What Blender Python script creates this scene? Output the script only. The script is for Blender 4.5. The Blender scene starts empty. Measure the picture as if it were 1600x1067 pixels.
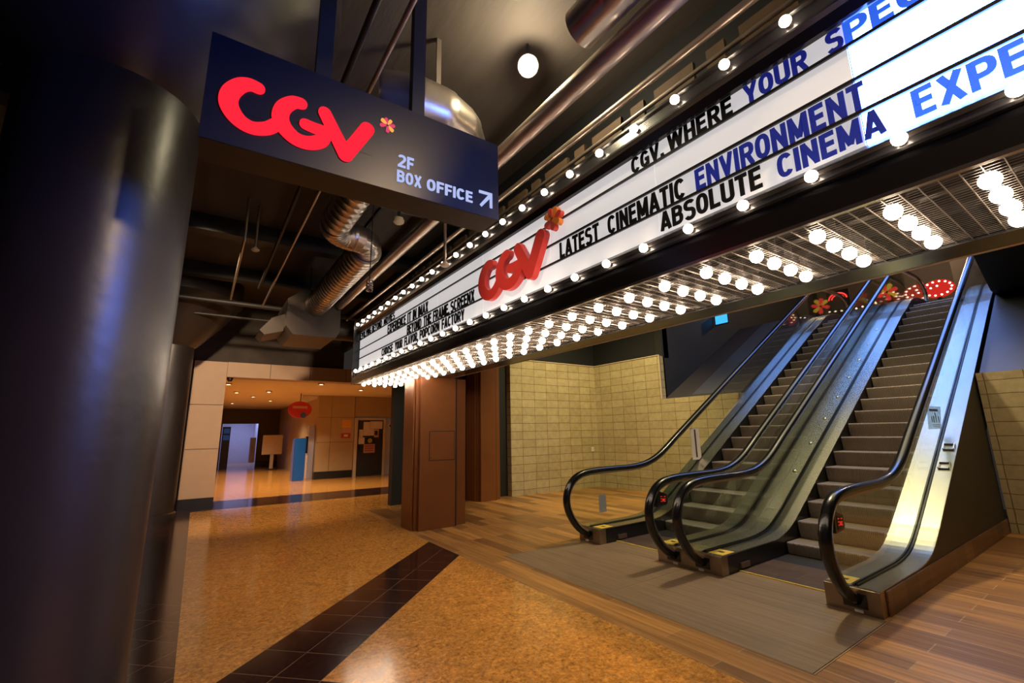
import bpy, bmesh, math, random
from mathutils import Vector, Matrix
random.seed(7)
S = bpy.context.scene
COL = S.collection
PI = math.pi

# ------------------------------------------------------------------ camera, world, exposure
cd = bpy.data.cameras.new('camera'); cam = bpy.data.objects.new('camera', cd); COL.objects.link(cam)
cd.sensor_width = 36.0; cd.lens = 36.0 * 697.41 / 1600; cd.clip_start = 0.02; cd.clip_end = 200
RX = Vector((0.823209, -0.567451, -0.018056)); UP = -Vector((0.099173, 0.175039, -0.979554)); BK = -Vector((0.559009, 0.804587, 0.200370))
cam.matrix_world = Matrix(((RX.x, UP.x, BK.x, 0), (RX.y, UP.y, BK.y, 0), (RX.z, UP.z, BK.z, 1.5), (0, 0, 0, 1)))
S.camera = cam
S.view_settings.view_transform = 'Standard'; S.view_settings.look = 'None'
S.view_settings.exposure = 0.22; S.view_settings.gamma = 1.0; S.view_settings.use_curve_mapping = False
S.cycles.use_denoising = True
S.cycles.transparent_max_bounces = 24
S.cycles.max_bounces = 8
S.cycles.sample_clamp_indirect = 6.0
W = bpy.data.worlds.new('world'); S.world = W; W.use_nodes = True
W.node_tree.nodes['Background'].inputs[0].default_value = (0.9, 0.75, 0.7, 1)
W.node_tree.nodes['Background'].inputs[1].default_value = 0.022


def lamp(name, kind, loc, power, color, target=None, size=0.1, spot=None, blend=0.5, sy=None, spread=180):
    l = bpy.data.lights.new(name, kind); l.energy = power; l.color = color
    if kind == 'AREA':
        l.size = size
        if sy: l.shape = 'RECTANGLE'; l.size_y = sy
    else:
        l.shadow_soft_size = size
    if kind == 'AREA': l.spread = math.radians(spread)
    if kind == 'SPOT':
        l.spot_size = math.radians(spot); l.spot_blend = blend
    o = bpy.data.objects.new(name, l); COL.objects.link(o); o.location = loc
    if target is not None:
        o.rotation_euler = (Vector(target) - Vector(loc)).to_track_quat('-Z', 'Y').to_euler()
    return o


# warm well light, blue upper lobby light, lavender back room, added lobby fill spots
lamp('well_light', 'AREA', (9.0, 3.0, 7.6), 120, (1.0, 0.86, 0.46), (8.6, 3.0, 0), 4.2, None, 0, 5.0)  # broad unseen light, added for sheen on the steel decks
lamp('well_light', 'SPOT', (7.6, 3.4, 7.3), 1000, (1.0, 0.84, 0.5), (7.6, 3.2, 0), 0.12, 85, 0.8)
lamp('well_light', 'SPOT', (6.9, 6.2, 5.6), 700, (1.0, 0.84, 0.42), (8.3, 8.2, 1.3), 0.12, 95, 0.8)
lamp('well_light', 'SPOT', (7.4, 0.0, 6.0), 300, (1.0, 0.80, 0.5), (8.4, 0.2, 0.6), 0.12, 90, 0.8)
lamp('lobby_blue_light', 'AREA', (13.0, 2.6, 7.6), 130, (0.16, 0.32, 1.0), (12.2, 2.6, 3.0), 2.6, None, 0, 4.0, 120)
lamp('lobby_blue_light', 'SPOT', (11.4, -0.8, 4.9), 26, (0.16, 0.26, 1.0), (10.6, 0.9, 2.8), 0.1, 120, 0.9)
lamp('lobby_warm_light', 'POINT', (16.5, 3.5, 7.0), 150, (1.0, 0.75, 0.5), None, 0.2)
lamp('lobby_fill_spot', 'SPOT', (2.0, -1.2, 4.55), 950, (1.0, 0.70, 0.38), (1.5, 2.4, 0), 0.15, 85, 0.9)  # unseen spot out of view, added to brighten the near floor
lamp('lobby_fill_spot', 'SPOT', (-0.3, 6.8, 4.35), 900, (1.0, 0.73, 0.44), (1.1, 11.8, 1.1), 0.12, 74, 0.7)  # unseen spot, added to brighten the portal panels
lamp('lobby_fill_spot', 'SPOT', (0.45, 3.0, 3.95), 130, (1.0, 0.82, 0.66), (2.4, 3.3, 3.0), 0.08, 44, 0.9)  # unseen spot, added to brighten the front of the red logo
lamp('back_room_light', 'AREA', (2.0, 31.0, 2.75), 40, (0.50, 0.55, 1.0), (2.0, 31.0, 0), 1.6)

# ------------------------------------------------------------------ materials
def new_mat(name):
    m = bpy.data.materials.new(name); m.use_nodes = True
    nt = m.node_tree; nt.nodes.clear()
    out = nt.nodes.new('ShaderNodeOutputMaterial')
    return m, nt, out


def N(nt, t, **kw):
    n = nt.nodes.new(t)
    for k, v in kw.items():
        if k == 'inp':
            for a, b in v.items(): n.inputs[a].default_value = b
        else: setattr(n, k, v)
    return n


def c4(c): return (c[0], c[1], c[2], 1.0)


def pm(name, col, rough=0.5, metal=0.0, var=0.12, vscale=6.0, bump=0.0, bscale=60.0, emit=None, estr=0.0, spec=0.5, stretch=(1, 1, 1), coat=0.0):
    m, nt, out = new_mat(name)
    b = N(nt, 'ShaderNodeBsdfPrincipled', inp={'Roughness': rough, 'Metallic': metal, 'Specular IOR Level': spec, 'Coat Weight': coat})
    geo = N(nt, 'ShaderNodeNewGeometry'); mp = N(nt, 'ShaderNodeMapping'); mp.inputs['Scale'].default_value = stretch
    nt.links.new(geo.outputs['Position'], mp.inputs['Vector'])
    no = N(nt, 'ShaderNodeTexNoise', inp={'Scale': vscale, 'Detail': 4.0}); nt.links.new(mp.outputs[0], no.inputs['Vector'])
    mx = N(nt, 'ShaderNodeMix', data_type='RGBA')
    lo = [max(0, x * (1 - var)) for x in col]; hi = [min(1, x * (1 + var)) for x in col]
    mx.inputs['A'].default_value = c4(lo); mx.inputs['B'].default_value = c4(hi)
    nt.links.new(no.outputs['Fac'], mx.inputs['Factor']); nt.links.new(mx.outputs['Result'], b.inputs['Base Color'])
    if bump:
        n2 = N(nt, 'ShaderNodeTexNoise', inp={'Scale': bscale, 'Detail': 3.0}); nt.links.new(mp.outputs[0], n2.inputs['Vector'])
        bp = N(nt, 'ShaderNodeBump', inp={'Strength': bump, 'Distance': 0.02}); nt.links.new(n2.outputs['Fac'], bp.inputs['Height'])
        nt.links.new(bp.outputs[0], b.inputs['Normal'])
    if emit:
        b.inputs['Emission Color'].default_value = c4(emit); b.inputs['Emission Strength'].default_value = estr
    nt.links.new(b.outputs[0], out.inputs[0])
    return m


def emis(name, col, s):
    m, nt, out = new_mat(name)
    e = N(nt, 'ShaderNodeEmission'); e.inputs[0].default_value = c4(col); e.inputs[1].default_value = s
    nt.links.new(e.outputs[0], out.inputs[0]); return m


def math_n(nt, op, a, b=None):
    n = N(nt, 'ShaderNodeMath', operation=op)
    for i, v in enumerate((a, b)):
        if v is None: continue
        if isinstance(v, (int, float)): n.inputs[i].default_value = v
        else: nt.links.new(v, n.inputs[i])
    return n.outputs[0]


def mix_c(nt, f, a, b):
    n = N(nt, 'ShaderNodeMix', data_type='RGBA')
    for k, v in (('Factor', f), ('A', a), ('B', b)):
        if isinstance(v, tuple): n.inputs[k].default_value = c4(v)
        elif isinstance(v, (int, float)): n.inputs[k].default_value = v
        else: nt.links.new(v, n.inputs[k])
    return n.outputs['Result']


def granite_mat():
    m, nt, out = new_mat('polished_granite')
    g = N(nt, 'ShaderNodeNewGeometry'); sp = N(nt, 'ShaderNodeSeparateXYZ'); nt.links.new(g.outputs['Position'], sp.inputs[0])
    x, y = sp.outputs[0], sp.outputs[1]
    d = math_n(nt, 'SUBTRACT', y, x); s = math_n(nt, 'ADD', y, x)
    def band(v, lo, hi): return math_n(nt, 'MULTIPLY', math_n(nt, 'GREATER_THAN', v, lo), math_n(nt, 'LESS_THAN', v, hi))
    near = math_n(nt, 'LESS_THAN', y, 9.0)
    b1 = math_n(nt, 'MULTIPLY', band(d, 2.51, 3.43), near)
    b2 = math_n(nt, 'MULTIPLY', math_n(nt, 'MULTIPLY', band(s, 3.17, 4.09), math_n(nt, 'LESS_THAN', d, 2.6)), near)
    b3 = math_n(nt, 'LESS_THAN', x, 0.03); b3 = math_n(nt, 'MULTIPLY', b3, math_n(nt, 'LESS_THAN', y, 11.9))
    b4 = band(y, 11.9, 13.5)
    dark = math_n(nt, 'MAXIMUM', math_n(nt, 'MAXIMUM', b1, b2), math_n(nt, 'MAXIMUM', b3, b4))
    def grout(v, off, per, w):
        f = math_n(nt, 'FRACT', math_n(nt, 'DIVIDE', math_n(nt, 'SUBTRACT', v, off), per))
        return math_n(nt, 'LESS_THAN', math_n(nt, 'ABSOLUTE', math_n(nt, 'SUBTRACT', f, 0.5)), w / per)
    gr = math_n(nt, 'MAXIMUM', grout(d, 2.51 - 0.23, 0.46, 0.0045), grout(s, 4.09 - 0.23, 0.46, 0.0045))
    n1 = N(nt, 'ShaderNodeTexNoise', inp={'Scale': 30.0, 'Detail': 9.0, 'Roughness': 0.85}); nt.links.new(g.outputs['Position'], n1.inputs['Vector'])
    n2 = N(nt, 'ShaderNodeTexNoise', inp={'Scale': 9.0, 'Detail': 6.0, 'Roughness': 0.7, 'Distortion': 1.5}); nt.links.new(g.outputs['Position'], n2.inputs['Vector'])
    n3 = N(nt, 'ShaderNodeTexVoronoi', inp={'Scale': 70.0}); nt.links.new(g.outputs['Position'], n3.inputs['Vector'])
    r1 = N(nt, 'ShaderNodeValToRGB'); nt.links.new(n1.outputs['Fac'], r1.inputs[0])
    r1.color_ramp.elements[0].position = 0.34; r1.color_ramp.elements[0].color = (0.13, 0.042, 0.008, 1)
    r1.color_ramp.elements[1].position = 0.66; r1.color_ramp.elements[1].color = (0.78, 0.40, 0.095, 1)
    e = r1.color_ramp.elements.new(0.48); e.color = (0.52, 0.225, 0.047, 1)
    r2 = N(nt, 'ShaderNodeMapRange', inp={'From Min': 0.3, 'From Max': 0.7, 'To Min': 0.62, 'To Max': 1.38}); nt.links.new(n2.outputs['Fac'], r2.inputs[0])
    mul = N(nt, 'ShaderNodeVectorMath', operation='SCALE'); nt.links.new(r1.outputs[0], mul.inputs[0]); nt.links.new(r2.outputs[0], mul.inputs['Scale'])
    r3 = N(nt, 'ShaderNodeValToRGB'); nt.links.new(n1.outputs['Fac'], r3.inputs[0])
    r3.color_ramp.elements[0].position = 0.4; r3.color_ramp.elements[0].color = (0.012, 0.004, 0.004, 1)
    r3.color_ramp.elements[1].position = 0.75; r3.color_ramp.elements[1].color = (0.060, 0.018, 0.014, 1)
    cc = mix_c(nt, dark, mul.outputs[0], r3.outputs[0])
    gf = math_n(nt, 'MULTIPLY', gr, 0.36)
    cc = mix_c(nt, gf, cc, (0.40, 0.29, 0.17))
    b = N(nt, 'ShaderNodeBsdfPrincipled', inp={'Specular IOR Level': 0.5})
    rr = N(nt, 'ShaderNodeMapRange', inp={'From Min': 0.3, 'From Max': 0.7, 'To Min': 0.08, 'To Max': 0.20}); nt.links.new(n1.outputs['Fac'], rr.inputs[0])
    nt.links.new(rr.outputs[0], b.inputs['Roughness'])
    nt.links.new(cc, b.inputs['Base Color']); nt.links.new(b.outputs[0], out.inputs[0])
    return m


def plank_mat(name, c1, c2, mort, w=0.2, L=1.2, along='y', rough=0.38, streak=0.5, msize=0.004):
    m, nt, out = new_mat(name)
    g = N(nt, 'ShaderNodeNewGeometry'); sp = N(nt, 'ShaderNodeSeparateXYZ'); nt.links.new(g.outputs['Position'], sp.inputs[0])
    cb = N(nt, 'ShaderNodeCombineXYZ')
    ax = {'y': (1, 0), 'x': (0, 1), 'xz': (0, 2)}[along]
    nt.links.new(sp.outputs[ax[0]], cb.inputs[0]); nt.links.new(sp.outputs[ax[1]], cb.inputs[1])
    br = N(nt, 'ShaderNodeTexBrick', offset=0.37, offset_frequency=2, inp={'Scale': 1.0, 'Mortar Size': msize, 'Mortar Smooth': 0.2, 'Bias': 0.0, 'Brick Width': L, 'Row Height': w})
    br.inputs['Color1'].default_value = c4(c1); br.inputs['Color2'].default_value = c4(c2); br.inputs['Mortar'].default_value = c4(mort)
    nt.links.new(cb.outputs[0], br.inputs['Vector'])
    mp = N(nt, 'ShaderNodeMapping'); mp.inputs['Scale'].default_value = (1.2, 26, 1); nt.links.new(cb.outputs[0], mp.inputs['Vector'])
    no = N(nt, 'ShaderNodeTexNoise', inp={'Scale': 1.0, 'Detail': 5.0, 'Roughness': 0.6, 'Distortion': 0.4}); nt.links.new(mp.outputs[0], no.inputs['Vector'])
    r = N(nt, 'ShaderNodeMapRange', inp={'From Min': 0.25, 'From Max': 0.75, 'To Min': 1 - streak, 'To Max': 1 + streak}); nt.links.new(no.outputs['Fac'], r.inputs[0])
    mul = N(nt, 'ShaderNodeVectorMath', operation='SCALE'); nt.links.new(br.outputs['Color'], mul.inputs[0]); nt.links.new(r.outputs[0], mul.inputs['Scale'])
    b = N(nt, 'ShaderNodeBsdfPrincipled', inp={'Roughness': rough})
    nt.links.new(mul.outputs[0], b.inputs['Base Color'])
    bp = N(nt, 'ShaderNodeBump', inp={'Strength': 0.15, 'Distance': 0.004}); bp.invert = True
    nt.links.new(br.outputs['Fac'], bp.inputs['Height']); nt.links.new(bp.outputs[0], b.inputs['Normal'])
    nt.links.new(b.outputs[0], out.inputs[0]); return m


def block_mat(name, axis, off=(0, 0), lintcol=((0.52, 0.42, 0.24), (0.44, 0.35, 0.19))):
    m, nt, out = new_mat(name)
    g = N(nt, 'ShaderNodeNewGeometry'); sp = N(nt, 'ShaderNodeSeparateXYZ'); nt.links.new(g.outputs['Position'], sp.inputs[0])
    cb = N(nt, 'ShaderNodeCombineXYZ'); nt.links.new(sp.outputs['xyz'.index(axis)], cb.inputs[0]); nt.links.new(sp.outputs[2], cb.inputs[1])
    # hand-laid wobble of the joints
    nw = N(nt, 'ShaderNodeTexNoise', inp={'Scale': 2.2, 'Detail': 2.0}); nt.links.new(g.outputs['Position'], nw.inputs['Vector'])
    sc = N(nt, 'ShaderNodeVectorMath', operation='SCALE'); sc.inputs['Scale'].default_value = 0.025; nt.links.new(nw.outputs['Color'], sc.inputs[0])
    ad = N(nt, 'ShaderNodeVectorMath', operation='ADD'); nt.links.new(cb.outputs[0], ad.inputs[0]); nt.links.new(sc.outputs[0], ad.inputs[1])
    mp = N(nt, 'ShaderNodeMapping'); mp.inputs['Location'].default_value = (off[0], off[1], 0); nt.links.new(ad.outputs[0], mp.inputs['Vector'])
    br = N(nt, 'ShaderNodeTexBrick', offset=0.0, inp={'Scale': 1.0, 'Mortar Size': 0.007, 'Mortar Smooth': 0.4, 'Bias': 0.0, 'Brick Width': 0.4, 'Row Height': 0.2})
    br.inputs['Color1'].default_value = c4(lintcol[0]); br.inputs['Color2'].default_value = c4(lintcol[1]); br.inputs['Mortar'].default_value = (0.20, 0.13, 0.06, 1)
    nt.links.new(mp.outputs[0], br.inputs['Vector'])
    no = N(nt, 'ShaderNodeTexNoise', inp={'Scale': 9.0, 'Detail': 5.0, 'Roughness': 0.7}); nt.links.new(g.outputs['Position'], no.inputs['Vector'])
    r = N(nt, 'ShaderNodeMapRange', inp={'From Min': 0.3, 'From Max': 0.7, 'To Min': 0.82, 'To Max': 1.12}); nt.links.new(no.outputs['Fac'], r.inputs[0])
    mul = N(nt, 'ShaderNodeVectorMath', operation='SCALE'); nt.links.new(br.outputs['Color'], mul.inputs[0]); nt.links.new(r.outputs[0], mul.inputs['Scale'])
    b = N(nt, 'ShaderNodeBsdfPrincipled', inp={'Roughness': 0.75}); nt.links.new(mul.outputs[0], b.inputs['Base Color'])
    bp = N(nt, 'ShaderNodeBump', inp={'Strength': 0.5, 'Distance': 0.012}); bp.invert = True
    nt.links.new(br.outputs['Fac'], bp.inputs['Height'])
    bp2 = N(nt, 'ShaderNodeBump', inp={'Strength': 0.2, 'Distance': 0.01}); nt.links.new(no.outputs['Fac'], bp2.inputs['Height']); nt.links.new(bp.outputs[0], bp2.inputs['Normal'])
    nt.links.new(bp2.outputs[0], b.inputs['Normal'])
    nt.links.new(b.outputs[0], out.inputs[0]); return m


def glass_mat(name, tint, refl=1.45):
    m, nt, out = new_mat(name)
    t = N(nt, 'ShaderNodeBsdfTransparent'); t.inputs[0].default_value = c4(tint)
    gl = N(nt, 'ShaderNodeBsdfGlossy'); gl.inputs['Roughness'].default_value = 0.02; gl.inputs['Color'].default_value = (0.9, 0.95, 0.9, 1)
    fr = N(nt, 'ShaderNodeLayerWeight'); fr.inputs['Blend'].default_value = 0.5
    fac = math_n(nt, 'ADD', math_n(nt, 'MULTIPLY', math_n(nt, 'POWER', fr.outputs['Facing'], 5.0), 0.8), refl)
    mx = N(nt, 'ShaderNodeMixShader'); nt.links.new(fac, mx.inputs[0]); nt.links.new(t.outputs[0], mx.inputs[1]); nt.links.new(gl.outputs[0], mx.inputs[2])
    nt.links.new(mx.outputs[0], out.inputs[0]); return m


def ribbed_mat(name, ca, cb_, per, rough, metal):
    m, nt, out = new_mat(name)
    g = N(nt, 'ShaderNodeNewGeometry'); sp = N(nt, 'ShaderNodeSeparateXYZ'); nt.links.new(g.outputs['Position'], sp.inputs[0])
    s = math_n(nt, 'SINE', math_n(nt, 'MULTIPLY', sp.outputs[1], 2 * PI / per)); f = math_n(nt, 'ADD', math_n(nt, 'MULTIPLY', s, 0.5), 0.5)
    no = N(nt, 'ShaderNodeTexNoise', inp={'Scale': 7.0, 'Detail': 4.0}); nt.links.new(g.outputs['Position'], no.inputs['Vector'])
    col = mix_c(nt, f, ca, cb_); col = mix_c(nt, math_n(nt, 'MULTIPLY', no.outputs['Fac'], 0.5), col, ca)
    b = N(nt, 'ShaderNodeBsdfPrincipled', inp={'Roughness': rough, 'Metallic': metal}); nt.links.new(col, b.inputs['Base Color'])
    bp = N(nt, 'ShaderNodeBump', inp={'Strength': 0.6, 'Distance': 0.006}); nt.links.new(f, bp.inputs['Height']); nt.links.new(bp.outputs[0], b.inputs['Normal'])
    nt.links.new(b.outputs[0], out.inputs[0]); return m


M = {}
M['granite'] = granite_mat()
M['plank'] = plank_mat('wood_look_tile', (0.52, 0.245, 0.065), (0.21, 0.092, 0.028), (0.42, 0.28, 0.13))
M['plank_grey'] = plank_mat('worn_grey_tile', (0.25, 0.165, 0.095), (0.20, 0.132, 0.08), (0.22, 0.15, 0.09), w=0.6, L=1.8, rough=0.45, streak=0.3, msize=0.002)
M['entry_tile'] = plank_mat('dark_entry_tile', (0.10, 0.06, 0.05), (0.075, 0.045, 0.04), (0.16, 0.11, 0.08), w=0.3, L=0.3, rough=0.35, streak=0.2)
M['base_tile'] = plank_mat('brown_base_tile', (0.26, 0.12, 0.055), (0.10, 0.045, 0.03), (0.07, 0.04, 0.03), w=0.4, L=0.33, along='xz', rough=0.35, streak=0.4)
M['block_y'] = block_mat('tan_block', 'x', (-0.33, 0.06))
M['block_x'] = block_mat('tan_block_side', 'y', (0.13, 0.06))
M['black_wall'] = pm('black_paint', (0.012, 0.012, 0.014), 0.6)
M['dark_ceiling'] = pm('dark_slab', (0.055, 0.042, 0.036), 0.8, var=0.5, vscale=3, bump=0.3, bscale=14, stretch=(1, 0.25, 1))
M['dark_beam'] = pm('dark_steel', (0.014, 0.012, 0.012), 0.55)
M['pillar'] = pm('dark_pillar_paint', (0.020, 0.015, 0.015), 0.36, var=0.25, vscale=2.5, bump=0.12, bscale=9, spec=0.6)
M['tan_panel'] = pm('tan_panel', (0.52, 0.34, 0.23), 0.55, var=0.06)
M['hall_wall'] = pm('hall_wall', (0.42, 0.30, 0.17), 0.6, var=0.08)
M['hall_ceiling'] = pm('hall_ceiling', (0.74, 0.60, 0.40), 0.7, var=0.05)
M['kick'] = pm('black_kick', (0.015, 0.013, 0.014), 0.4)
M['copper'] = pm('copper_brown_cladding', (0.23, 0.080, 0.024), 0.36, 0.25, var=0.15, vscale=3, coat=0.1)
M['copper_dark'] = pm('brown_groove', (0.03, 0.012, 0.008), 0.6)
M['steel'] = pm('brushed_steel', (0.58, 0.56, 0.48), 0.27, 1.0, var=0.12, vscale=2)
M['steel_bronze'] = pm('bronze_steel', (0.36, 0.27, 0.20), 0.34, 0.9, var=0.2)
M['chrome'] = pm('chrome', (0.75, 0.74, 0.72), 0.15, 1.0)
M['duct'] = pm('galvanised_duct', (0.42, 0.36, 0.31), 0.30, 0.95, var=0.3, vscale=5, bump=0.08, bscale=8)
M['duct_dark'] = pm('painted_duct', (0.035, 0.026, 0.022), 0.45, 0.4, var=0.3)
M['pipe'] = pm('pipe_metal', (0.40, 0.33, 0.28), 0.35, 0.8, var=0.2)
M['rubber'] = pm('handrail_rubber', (0.008, 0.008, 0.009), 0.22, 0.0, spec=0.6)
M['rail_track'] = pm('cream_track', (0.55, 0.42, 0.27), 0.35, 0.5)
M['skirt'] = pm('black_skirt', (0.012, 0.012, 0.013), 0.3)
M['clad'] = pm('black_cladding', (0.010, 0.009, 0.009), 0.45)
M['step'] = ribbed_mat('ribbed_step', (0.16, 0.125, 0.10), (0.40, 0.33, 0.27), 0.018, 0.45, 0.35)
M['glass'] = glass_mat('balustrade_glass', (0.93, 0.955, 0.915), 0.04)
M['seam'] = pm('glass_seam', (0.02, 0.025, 0.02), 0.5)
M['yellow'] = pm('yellow_label', (0.75, 0.50, 0.06), 0.5)
M['yellow_line'] = pm('yellow_line', (0.70, 0.52, 0.10), 0.5)
M['red_led'] = emis('red_led', (1.0, 0.05, 0.03), 0.45)
M['white_label'] = pm('white_label', (0.75, 0.74, 0.70), 0.5)
M['clear_label'] = glass_mat('clear_label', (0.80, 0.82, 0.74), 0.08)
M['grey_label'] = pm('grey_label', (0.30, 0.31, 0.32), 0.4)
M['fascia'] = pm('black_fascia', (0.012, 0.0115, 0.013), 0.26, 0.0, var=0.1, spec=0.6)
M['lip'] = pm('metal_lip', (0.35, 0.31, 0.28), 0.3, 0.9)
M['grille'] = pm('wire_grille', (0.30, 0.26, 0.23), 0.35, 0.8)
M['trunk'] = pm('soffit_trunking', (0.045, 0.038, 0.036), 0.28, 0.6)
M['letter'] = pm('black_letter', (0.006, 0.006, 0.008), 0.7, spec=0.08)
M['letter_navy_flare'] = pm('navy_flare_letter', (0.008, 0.014, 0.10), 0.7, spec=0.08, emit=(0.02, 0.03, 0.35), estr=0.35)  # black letter with blue lens flare put into its colour and glow
M['letter_blue_flare'] = pm('blue_flare_letter', (0.02, 0.07, 0.45), 0.7, spec=0.08, emit=(0.03, 0.12, 0.75), estr=0.9)  # same, stronger flare blue for letters on the LED panel
M['panel'] = pm('backlit_panel', (0.45, 0.45, 0.45), 0.4, emit=(1.0, 0.96, 0.97), estr=0.46, var=0.02)
M['led_panel'] = emis('led_panel', (0.08, 0.20, 1.0), 40.0)
M['logo_red'] = pm('red_logo', (0.62, 0.035, 0.025), 0.4, var=0.05)
M['petal_orange'] = pm('orange_petal', (0.85, 0.26, 0.03), 0.45)
M['petal_red'] = pm('red_petal', (0.70, 0.06, 0.04), 0.45)
M['sign_box'] = pm('navy_acrylic', (0.005, 0.008, 0.018), 0.34, spec=0.4, var=0.05)
M['sign_side'] = pm('sign_side', (0.035, 0.028, 0.024), 0.5)
M['sign_red'] = emis('lit_red', (1.0, 0.018, 0.040), 1.0)
M['sign_text'] = emis('lit_text', (0.42, 0.48, 0.80), 0.95)
M['sign_pink'] = emis('lit_pink', (0.80, 0.07, 0.16), 0.8)
M['sign_orange'] = emis('lit_orange', (0.95, 0.42, 0.09), 0.9)
M['bulb'] = emis('bulb_glow', (1.0, 0.79, 0.58), 30.0)
M['socket'] = pm('bulb_socket', (0.05, 0.04, 0.035), 0.4)
M['spot_face'] = emis('floodlight_face', (1.0, 0.86, 0.52), 90.0)
M['down_face'] = emis('downlight_face', (1.0, 0.80, 0.45), 9.0)
M['board'] = pm('plywood_backing', (0.10, 0.058, 0.03), 0.7, var=0.3)
M['grout'] = pm('grout_line', (0.36, 0.26, 0.15), 0.7)
M['cream'] = pm('cream_paint', (0.62, 0.50, 0.36), 0.5)
M['white_paint'] = pm('white_plastic', (0.72, 0.70, 0.66), 0.45)
M['door'] = pm('dark_door', (0.03, 0.032, 0.038), 0.45)
M['paper'] = pm('white_paper', (0.72, 0.60, 0.52), 0.8)
M['paper_pink'] = pm('pink_paper', (0.55, 0.30, 0.24), 0.8)
M['paper_black'] = pm('black_paper', (0.02, 0.018, 0.014), 0.6)
M['paper_orange'] = pm('orange_paper', (0.75, 0.36, 0.07), 0.7)
M['paper_red'] = pm('red_paper', (0.42, 0.06, 0.05), 0.7)
M['paper_yellow'] = pm('yellow_ink', (0.80, 0.65, 0.06), 0.7)
M['kiosk'] = pm('blue_kiosk', (0.008, 0.075, 0.25), 0.3, emit=(0.01, 0.12, 0.42), estr=0.15)
M['oval_red'] = pm('red_oval', (0.55, 0.03, 0.03), 0.4)
M['blue_disc'] = pm('blue_disc', (0.08, 0.10, 0.35), 0.4)
M['slope'] = pm('grey_slope', (0.040, 0.031, 0.033), 0.6)
M['slope_blue'] = pm('grey_blue_slope', (0.065, 0.065, 0.080), 0.5, var=0.2)
M['dark_grey_wall'] = pm('dark_grey_paint', (0.014, 0.0145, 0.014), 0.65)
M['olive_wall'] = pm('dark_olive_wall', (0.10, 0.08, 0.045), 0.7)
M['lobby_wall'] = pm('lobby_wall', (0.10, 0.07, 0.05), 0.7)
M['lavender'] = pm('lavender_wall', (0.55, 0.55, 0.66), 0.6)
M['cyan'] = emis('cyan_screen', (0.05, 0.42, 1.0), 1.2)
M['neon'] = emis('red_neon', (1.0, 0.05, 0.04), 1.3)
M['lit_red_sign'] = emis('lit_red_sign', (0.75, 0.03, 0.02), 0.7)
M['lit_yellow'] = emis('lit_yellow', (1.0, 0.55, 0.05), 0.9)
M['small_bulb'] = emis('small_bulb', (1.0, 0.75, 0.55), 4.0)
M['cable'] = pm('black_cable', (0.01, 0.01, 0.01), 0.5)

# ------------------------------------------------------------------ mesh helpers
WL = {}   # world location of every root / part origin


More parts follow.
